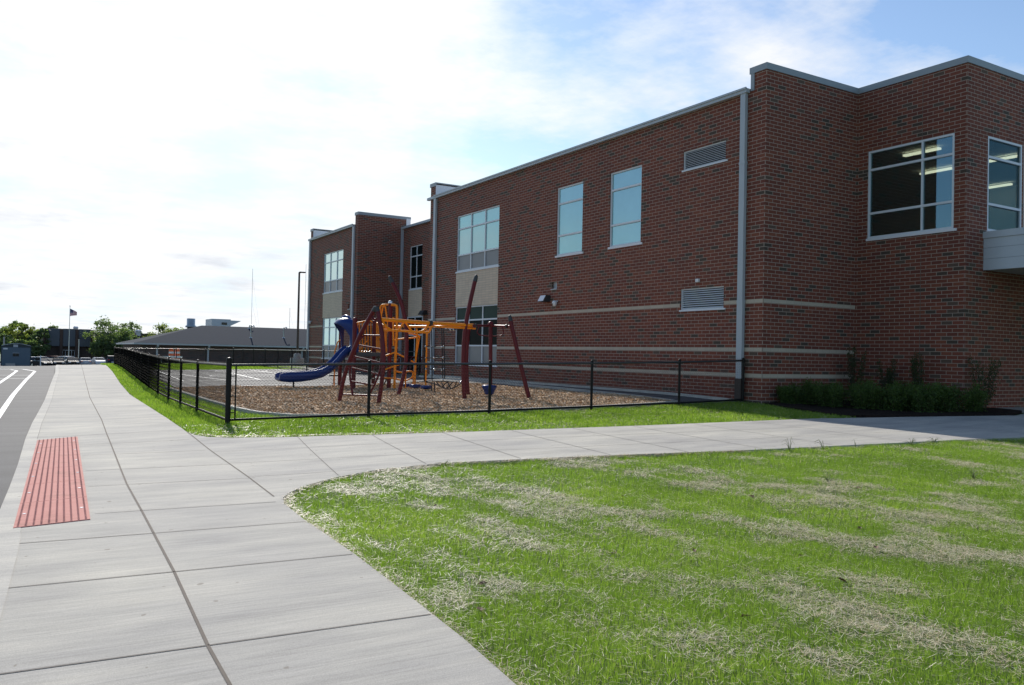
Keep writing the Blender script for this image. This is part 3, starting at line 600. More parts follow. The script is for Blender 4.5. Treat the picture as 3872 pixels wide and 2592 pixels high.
def school_build():
    T, B_, t1, t2 = 6.42+E, 3.82+E, 5.79+E, 4.57+E
    LT, LB, l1, l2 = 2.17+E, -.46+E, 1.54+E, .38+E
    mainW = [(30.74, 34.62, B_, T), (30.74, 34.62, LB, LT), (24.70, 26.37, B_, T), (21.41, 23.10, B_, T), (17.63, 19.44, 5.85+E, 6.44+E), (17.62, 19.45, 1.50+E, 2.15+E), (26.27, 26.64, 2.57+E, 2.83+E)]
    leftW = [(50.02, 53.70, B_, T), (50.02, 53.70, LB, LT), (48.55, 48.95, 2.6+E, 2.9+E)]
    w = MB(rc=False)
    wallpanel(w, 'X', XW, Y0, 37.55, .0, GUT-.02, mainW, -1)
    wallpanel(w, 'X', XW, Y0, Y0+.55, GUT-.02, PN-.1, [], -1); wallpanel(w, 'X', XW, 37.0, 37.55, GUT-.02, PAR-.1, [], -1)
    wallpanel(w, 'Y', Y0, XW, X3, .0, PN-.1, [], -1)
    wallpanel(w, 'X', X3, Y3, Y0, .0, PN-.1, [(13.10, 15.74, 3.68+E, 6.28+E)], -1)
    wallpanel(w, 'Y', Y3, X3, 36, .0, PN-.1, [(22.92, 24.66, 3.68+E, 6.28+E)], -1)
    wallpanel(w, 'Y', 37.55, XW, XR, .0, PAR-.1, [], 1)
    wallpanel(w, 'X', XR, 37.55, 47.5, .0, GUT-.02, [(44.56, 46.30, B_, T), (44.3, 46.5, .47, LT)], -1)
    wallpanel(w, 'Y', 47.5, XW, 21.3, .0, PAR-.1, [], -1)
    wallpanel(w, 'X', XW, 47.5, 56.6, .0, GUT-.02, leftW, -1)
    wallpanel(w, 'X', XW, 47.5, 48.02, GUT-.02, PAR-.1, [], -1); wallpanel(w, 'X', XW, 56.08, 56.6, GUT-.02, PAR-.1, [], -1)
    wallpanel(w, 'Y', 56.6, XW, 36, .0, PAR-.1, [], 1)
    # backs of the parapets and of the far sides
    wallpanel(w, 'X', 36, Y3, 56.6, .0, GUT-.1, [], 1)
    w.build('wall', MAT['brick'], school)
    p = MB(rc=False)      # metal clad backs of the parapets above the roof
    for y, s, x0, x1 in ((Y0+.55, 1, XW, X3+.55), (37.0, -1, XW, 36), (48.02, 1, XW+.0, 21.3), (56.08, -1, XW, 36)):
        p = MB(rc=False); wallpanel(p, 'Y', y, x0, x1, GUT-.2, (PN if y < 20 else PAR)-.1, [], s); p.build('parapet_cladding', MAT['white_metal'], school)
    p = MB(); p.box(21.02, 21.3, 47.44, 48.08, GUT-.12, PAR-.1)
    p.build('parapet_cladding', MAT['white_metal'], school)
    c = MB(); h0, h1 = PAR-.17, PAR+.01
    g0, g1 = PN-.17, PN+.01
    c.box(XW-.035, XW+.0, Y0-.035, Y0+.60, g0, g1); c.box(XW, X3+.03, Y0-.035, Y0, g0, g1); c.box(XW, X3+.6, Y0, Y0+.6, g1-.03, g1)
    c.box(X3-.035, X3, Y3-.035, Y0-.035, g0, g1); c.box(X3, 36.1, Y3-.035, Y3, g0, g1); c.box(X3, X3+.5, Y3, Y0, g1-.03, g1); c.box(X3+.5, 36.1, Y3, Y3+.5, g1-.03, g1)
    c.box(XW-.035, XW, 36.95, 37.6, h0, h1); c.box(XW, 36, 36.95, 37.6, h1-.05, h1)
    c.box(XW-.035, XW, 47.465, 48.06, h0, h1); c.box(XW, 21.33, 47.465, 47.5, h0, h1); c.box(XW, 21.33, 47.5, 48.06, h1-.03, h1)
    c.box(XW-.035, XW, 56.03, 56.64, h0, h1); c.box(XW, 36, 56.03, 56.64, h1-.05, h1)
    c.box(XW-.025, XW-.003, Y0+.43, Y0+.56, GUT-.1, g0); 
    c.build_each('coping', MAT['coping_metal'], school)
    g = MB()
    for a, b in ((Y0+.60, 36.94), (48.07, 56.02)):
        g.box(XW-.15, XW-.003, a, b, GUT-.135, GUT-.03); g.box(XW-.18, XW-.14, a, b, GUT-.045, GUT+.012); g.box(XW-.16, XW-.003, a, b, GUT-.03, GUT-.012)
    g.box(XR-.15, XR-.003, 37.56, 47.45, GUT-.135, GUT); g.box(XW-.15, XW-.003, 56.1, 56.75, GUT-.13, GUT)
    g.box(XW-.14, XW-.003, 36.94, 37.7, GUT-.13, GUT-.01)
    g.build('gutter', MAT['grey_metal'], school)
    r = MB(rc=False)
    for a, b, x in ((Y0+.56, 36.99, XW), (48.03, 56.07, XW), (37.56, 47.49, XR)):
        r.add([(x, a, GUT-.02), (x, b, GUT-.02), (36, b, GUT+.18), (36, a, GUT+.18)], [(0, 3, 2, 1)])
    r.add([(X3, Y3+.02, GUT-.03), (36, Y3+.02, GUT-.03), (36, Y0+.5, GUT-.03), (X3, Y0+.5, GUT-.03)], [(0, 1, 2, 3)])
    r.build('roof', MAT['flat_roof'], school)
    # downspouts
    for x, y, zb, boot in ((XW, 16.88, .44, 1), (XW, 36.85, .5, 0), (XW, 48.07, .5, 0), (XR, 47.36, .5, 0), (XW, 56.5, .5, 0)):
        d = MB(); w_ = .105 if y < 20 else .12
        zs = [zb+.62 if boot else zb, 3.05+.2, 5.6+E, GUT-.13]
        for k, (u, v) in enumerate(zip(zs, zs[1:])): d.box(x-.125-.0*k, x-.02, y-w_+.006*k, y+w_-.006*k, u+(.0 if k else 0), v)
        for v in zs[1:-1]: d.box(x-.132, x-.015, y-w_-.008, y+w_+.008, v-.03, v+.03)
        q = d.build('downspout', MAT['grey_metal'], school)
        if boot:
            d = MB(); d.box(x-.15, x-.01, y-w_-.02, y+w_+.02, zb-.1, zb+.625); d.build('downspout_boot', MAT['boot_metal'], q, bevel=.012)
    # stone bands, one course high, butting against openings
    for zc in (1.65+E, .291+E, -.44+E):
        z0 = zc-BR_H/2; z1 = zc+BR_H/2; b = MB()
        def run(a0, a1, c=XW): b.box(c-.004, c+.02, a0, a1, z0, z1)
        if zc > 3: run(Y0-.004, 17.60); run(19.47, 30.72)
        else: run(Y0-.004, 30.72)
        run(34.64, 37.55)
        run(47.496, 50.0); run(53.72, 56.6)
        b.box(XW+.0, X3-.004, Y0-.004, Y0+.02, z0, z1)
        b.box(XW, 21, 47.496, 47.52, z0, z1)
        b.build_each('stone_band', MAT['band_stone'], school)
    for a, b, z0, z1, c in ((30.74, 34.62, LT+.004, B_-.08, XW), (50.02, 53.70, LT+.004, B_-.08, XW), (44.5, 46.4, LT+.004, B_-.08, XR)):
        q = MB(); q.box(c-.006, c+.02, a, b, z0, z1); q.build('tile_panel', MAT['beige_tile'], school)
    q = MB(); q.box(24.74, 28, Y3-.006, Y3+.02, 3.6+E, 6.3+E); q.build('tile_panel', MAT['beige_tile'], school)
    for ax, c, a, z0, z1 in (('X', XW, 19.62, .4, GUT-.15), ('X', XW, 29.2, .4, GUT-.15), ('X', X3, 14.03, .3, 3.58+E), ('X', X3, 14.03, 6.29+E, PN-.18)):
        q = MB(); q.box(c-.003, c+.01, a-.006, a+.006, z0, z1); q.build('control_joint', MAT['joint_filler'], school)
    pale, spd = 'glass_pale', 'spandrel'
    window(school, 'X', XW, 30.74, 34.62, B_, T, [32.02, 33.31], [t1, t2], [spd, pale, pale], -1)
    window(school, 'X', XW, 30.74, 34.62, LB, LT, [32.1, 33.36], [l1, l2], [spd, 'glass_black', 'glass_painted_trees'], -1)
    window(school, 'X', XW, 24.70, 26.37, B_, T, [], [t1, t2], [pale]*3, -1)
    window(school, 'X', XW, 21.41, 23.10, B_, T, [], [t1, t2], [pale]*3, -1)
    window(school, 'X', XW, 50.02, 53.70, B_, T, [51.23, 52.5], [t1, t2], [spd, 'glass_painted_sky', 'glass_painted_sky'], -1)
    window(school, 'X', XW, 50.02, 53.70, LB, LT, [51.23, 52.5], [l1, l2], [spd, 'glass_painted_sky', 'glass_painted_sky'], -1)
    window(school, 'X', XR, 44.56, 46.30, B_, T, [45.42], [t1, t2], ['glass_black']*3, -1)
    window(school, 'X', X3, 13.10, 15.74, 3.68+E, 6.28+E, [14.03], [5.72+E, 4.42+E], ['glass_clear']*3, -1, rec=.05)
    window(school, 'Y', Y3, 22.92, 24.66, 3.68+E, 6.28+E, [], [5.72+E, 4.42+E], ['glass_clear_south']*3, -1, rec=.05)
    # entrance door in the recess
    dr = MB(); dr.box(XR+.02, XR+.07, 44.36, 46.44, .5, LT-.05); d = dr.build('door', MAT['glass_black'], school)
    fr = MB()
    for a, b, u, v in ((44.3, 44.4, .47, LT), (46.4, 46.5, .47, LT), (45.36, 45.44, .47, LT-.07), (44.4, 46.4, LT-.07, LT), (44.4, 46.4, 2.62, 2.7)): fr.box(XR-.0, XR+.02, a, b, u, v)
    fr.build('door_frame', MAT['alu_frame'], d)
    h = MB(); h.tube([(XR-.03, 45.28, 1.3), (XR-.03, 45.28, 1.75)], .015); h.build('handle', MAT['clamp_steel'], d)
    # louvred vents
    for a0, a1, z0, z1, n in ((17.63, 19.44, 5.85+E, 6.44+E, 10), (17.62, 19.45, 1.50+E, 2.15+E, 9)):
        f = MB(); x = XW+.07
        for a, b, u, v in ((a0, a0+.035, z0, z1), (a1-.035, a1, z0, z1), (a0+.035, a1-.035, z1-.035, z1), (a0+.035, a1-.035, z0, z0+.03)): f.box(x-.03, x+.03, a, b, u, v)
        f.box(XW-.03, x+.03, a0-.09, a1+.02, z0-.05, z0-.002)
        v_ = f.build('louver_vent', MAT['alu_frame'], school); s = MB(); dz = (z1-z0-.07)/n
        for k in range(n):
            z = z0+.035+dz*k; s.add([(x-.035, a0+.035, z), (x-.035, a1-.035, z), (x+.04, a1-.035, z+dz*.52), (x+.04, a0+.035, z+dz*.52), (x-.035, a0+.035, z+.012), (x-.035, a1-.035, z+.012), (x+.04, a1-.035, z+dz*.52+.012), (x+.04, a0+.035, z+dz*.52+.012)], [(0, 1, 2, 3), (7, 6, 5, 4), (0, 4, 5, 1), (2, 6, 7, 3)])
        s.build('louver_blade', MAT['alu_frame'], v_); k = MB(); k.box(XW+.118, XW+.128, a0, a1, z0, z1); k.build('vent_screen', MAT['black_paint'], v_)
    for a0, a1, z0, z1 in ((26.27, 26.64, 2.57+E, 2.83+E), (48.55, 48.95, 2.6+E, 2.9+E)):
        f = MB(); f.box(XW+.10, XW+.12, a0, a1, z0, z1); f.box(XW-.03, XW+.1, a0-.02, a1+.02, z0-.04, z0-.002); f.build('scupper', MAT['grey_metal'], school)
    # wall lights: wedge shaped hoods
    for x, y, z, hw in ((XW, 26.9, 2.21+E, .2), (XR, 44.0, 2.35+E, .28)):
        f = MB(); f.add([(x-.001, y-hw, z-.13), (x-.001, y+hw, z-.13), (x-.001, y+hw, z+.12), (x-.001, y-hw, z+.12), (x-.34, y-hw, z-.13), (x-.34, y+hw, z-.13), (x-.2, y+hw, z+.12), (x-.2, y-hw, z+.12)],
              [(0, 3, 2, 1), (4, 5, 6, 7), (0, 1, 5, 4), (2, 3, 7, 6), (1, 2, 6, 5), (0, 4, 7, 3)])
        l = f.build('wall_light', MAT['dark_plastic'], school, bevel=.01)
        f = MB(); f.add([(x-.343, y-hw+.02, z-.11), (x-.343, y+hw-.02, z-.11), (x-.212, y+hw-.02, z+.11), (x-.212, y-hw+.02, z+.11), (x-.333, y-hw+.02, z-.11), (x-.333, y+hw-.02, z-.11), (x-.2, y+hw-.02, z+.11), (x-.2, y-hw+.02, z+.11)], [(0, 1, 2, 3), (7, 6, 5, 4), (0, 4, 5, 1), (1, 5, 6, 2), (2, 6, 7, 3), (3, 7, 4, 0)]); f.build('light_lens', MAT['white_metal' if x == XW else 'dark_plastic'], l)
    for x, y, z in ((XW, 26.22, 2.0+E), (XW, 56.0, 1.95+E)):
        f = MB(); f.lathe((x-.13, y, z-.02), [(.005, .12), (.07, .10), (.095, .03), (.09, -.02), (.06, -.09), (.02, -.11)], 14); f.tube([(x, y, z+.07), (x-.13, y, z+.07)], .03); c = f.build('security_camera', MAT['white_plastic'], school)
        f = MB(); f.ball((x-.185, y+.02, z-.03), .045); f.build('camera_lens', MAT['black_paint'], c)
    f = MB(); f.box(XW-.09, XW, 18.6, 18.72, 2.32+E, 2.42+E); f.build('wall_sensor', MAT['white_plastic'], school, bevel=.01)
    # entrance canopy
    f = MB(); zc0, zc1 = 2.57+E, 3.62+E; yb = Y3-.003
    f.box(22.78, 34, 3.0, yb, zc0+.05, zc1-.18)
    f.box(22.75, 22.78, 3.0, yb, zc0+.0, zc0+.30); f.box(22.752, 22.78, 3.0, yb, zc0+.306, zc0+.60); f.box(22.75, 22.78, 3.0, yb, zc0+.606, zc1-.185); f.box(22.72, 34, 3.0, yb, zc1-.18, zc1)
    cn = f.build('entrance_canopy', MAT['canopy_panel'], school); f = MB(); f.box(22.78, 34, 3.0, yb, zc0+.01, zc0+.049); f.build('soffit', MAT['soffit'], cn)
    # room behind the corner windows, with its strip lights on
    f = MB(); f.add([(22.1, 12.95, 4.5), (31, 12.95, 4.5), (31, 22, 4.5), (22.1, 22, 4.5)], [(0, 1, 2, 3)]); f.add([(31, 12.9, 4.5), (31, 22, 4.5), (31, 22, 8.1), (31, 12.9, 8.1)], [(0, 1, 2, 3)]); f.add([(22.1, 22, 4.5), (31, 22, 4.5), (31, 22, 8.1), (22.1, 22, 8.1)], [(0, 1, 2, 3)])
    f.add([(22.1, Y0+.5, 4.5), (22.1, 22, 4.5), (22.1, 22, 8.1), (22.1, Y0+.5, 8.1)], [(0, 1, 2, 3)])
    rm = f.build('room', MAT['interior_wall'], school)
    f = MB(); f.add([(22.1, 12.95, 8.1), (31, 12.95, 8.1), (31, 22, 8.1), (22.1, 22, 8.1)], [(3, 2, 1, 0)]); f.build('ceiling', MAT['ceiling_white'], rm)
    for x, y, l in ((23.63, 15.16, 0), (26.35, 14.3, 0), (26.35, 16.35, 0), (30.3, 16.6, 0)):
        f = MB(); f.box(x-.07, x+.07, y-.58, y+.58, 7.98, 8.04); f.build('strip_light', MAT['lit_lamp'], rm)
school_build()
# ---------------------------------------------------------------- chain link fences
FH = 1.2
def fence(name, label, path, pitch, rw, postr=.03, cornerr=.05, corners=(0,), bottom=True, hs=FH):
    t = thing(name, label, 'fence', (path[0][0], path[0][1], gz(*path[0])))
    P = [Vector((x, y, gz(x, y))) for x, y in path]
    for i, p in enumerate(P):
        r = cornerr if i in corners or i-len(P) in corners else postr; m = MB()
        m.tube([p+Vector((0, 0, -.1)), p+Vector((0, 0, hs+.03 if r == postr else hs+.09))], r, 12)
        m.ball(p+Vector((0, 0, hs+.03 if r == postr else hs+.09)), r*1.12, 0, 12, .6); m.build('post', MAT['black_paint'], t)
    m = MB(); m.tube([p+Vector((0, 0, hs-.03)) for p in P], .027, 10)
    for i, p in enumerate(P[1:-1]): m.tube([p+Vector((-.045, 0, hs-.03)), p+Vector((.045, 0, hs-.03))], .034, 10)
    m.build('top_rail', MAT['black_vinyl'], t)
    if bottom: m = MB(); m.tube([p+Vector((0, 0, .07)) for p in P], .025, 10); m.build('bottom_rail', MAT['black_paint'], t)
    # woven wire: every wire zigzags from top to bottom
    Vs = []; Fs = []; base = 0; n = int((hs-.02)/(pitch/2)); 
    for a, b in zip(P, P[1:]):
        d = b-a; L = math.hypot(d.x, d.y); ux, uy = d.x/L, d.y/L; k = max(1, int(L/pitch)); pt_ = L/k
        s0 = (np.arange(k)*pt_)[:, None]+((np.arange(n+1) % 2)*pt_)[None]
        off = .012*((np.arange(n+1) % 2)*2-1)[None]+np.zeros_like(s0)
        zz = .05+np.arange(n+1)*(hs-.0-.05+.03)/n
        X = a.x+ux*s0-uy*(off*.5+.03); Y_ = a.y+uy*s0+ux*(off*.5+.03); Z = a.z+d.z*s0/L+zz[None]
        c = np.stack([X, Y_, Z], -1)                       # k, n+1, 3
        ang = [math.pi/2, math.pi*7/6, math.pi*11/6]
        ring = np.stack([c+np.array([-uy*math.cos(q)*rw+ux*math.sin(q)*rw*.7, ux*math.cos(q)*rw+uy*math.sin(q)*rw*.7, math.sin(q)*rw*.7]) for q in ang], 2)  # k,n+1,3,3
        V = ring.reshape(-1, 3); i = (np.arange(k)[:, None, None]*(n+1)*3+np.arange(n)[None, :, None]*3+base)
        j = np.arange(3)[None, None]; j2 = (j+1) % 3
        F = np.stack([i+j, i+j2, i+3+j2, i+3+j], -1).reshape(-1, 4)
        q = V[F[0]-base]; nrm = np.cross(q[1]-q[0], q[2]-q[0]); ctr = (V[0:6]).mean(0)
        if np.dot(nrm, q.mean(0)-ctr) < 0: F = F[:, ::-1]
        Vs.append(V); Fs.append(F); base += len(V)
    np_mesh('wire_mesh', np.concatenate(Vs), np.concatenate(Fs), MAT['black_wire'], parent=t)
    return t, P
t, P = fence('chain_link_fence', 'low black chain link fence in front of the wood chips, facing the lawn', [(3.85, 17.25), (6.83, 17.22), (9.72, 16.95), (12.72, 17.0), (15.54, 16.85), (17.82, 16.72)], .072, .0036, .034, .055, (0,))
m = MB(); p = P[0]; q = p+Vector((.14, -.005, 0)); m.tube([q+Vector((0, 0, .06)), q+Vector((0, 0, 1.17))], .016, 8)
for z in (.22, .55, .95): m.tube([p+Vector((0, 0, z)), q+Vector((0, 0, z))], .012, 6)
m.build('tension_bar', MAT['black_paint'], t)
fence('chain_link_fence', 'black chain link fence running along the grass strip beside the sidewalk', [(3.85, 17.25), (4.0, 21.2), (4.03, 23.6), (4.08, 25.8), (4.2, 28.6), (4.43, 32.3), (4.72, 36.4), (5.0, 40.2), (5.25, 43.6), (5.5, 47.), (5.75, 50.4), (6.0, 53.8), (6.2, 57.2), (6.45, 60.6), (6.75, 66)], .10, .0052, .034, .05, (-1,))
fence('chain_link_fence', 'black chain link fence at the far end of the playground, before the low roof', [(6.75, 66), (8.8, 66), (10.9, 66), (13.0, 66), (15.0, 65.9)], .16, .0038, .034, .055, (-1,), bottom=False)
fence('chain_link_fence', 'black chain link fence on the right of the court, leading to the school wall', [(15.0, 65.9), (15.02, 62.9), (15.04, 59.9), (15.06, 56.9), (15.08, 53.9), (15.1, 50.9), (15.1, 47.9), (15.1, 44.9), (15.2, 41.9), (15.9, 39.4), (17.84, 38.3)], .13, .004, .034, .05, (-1,), bottom=True)
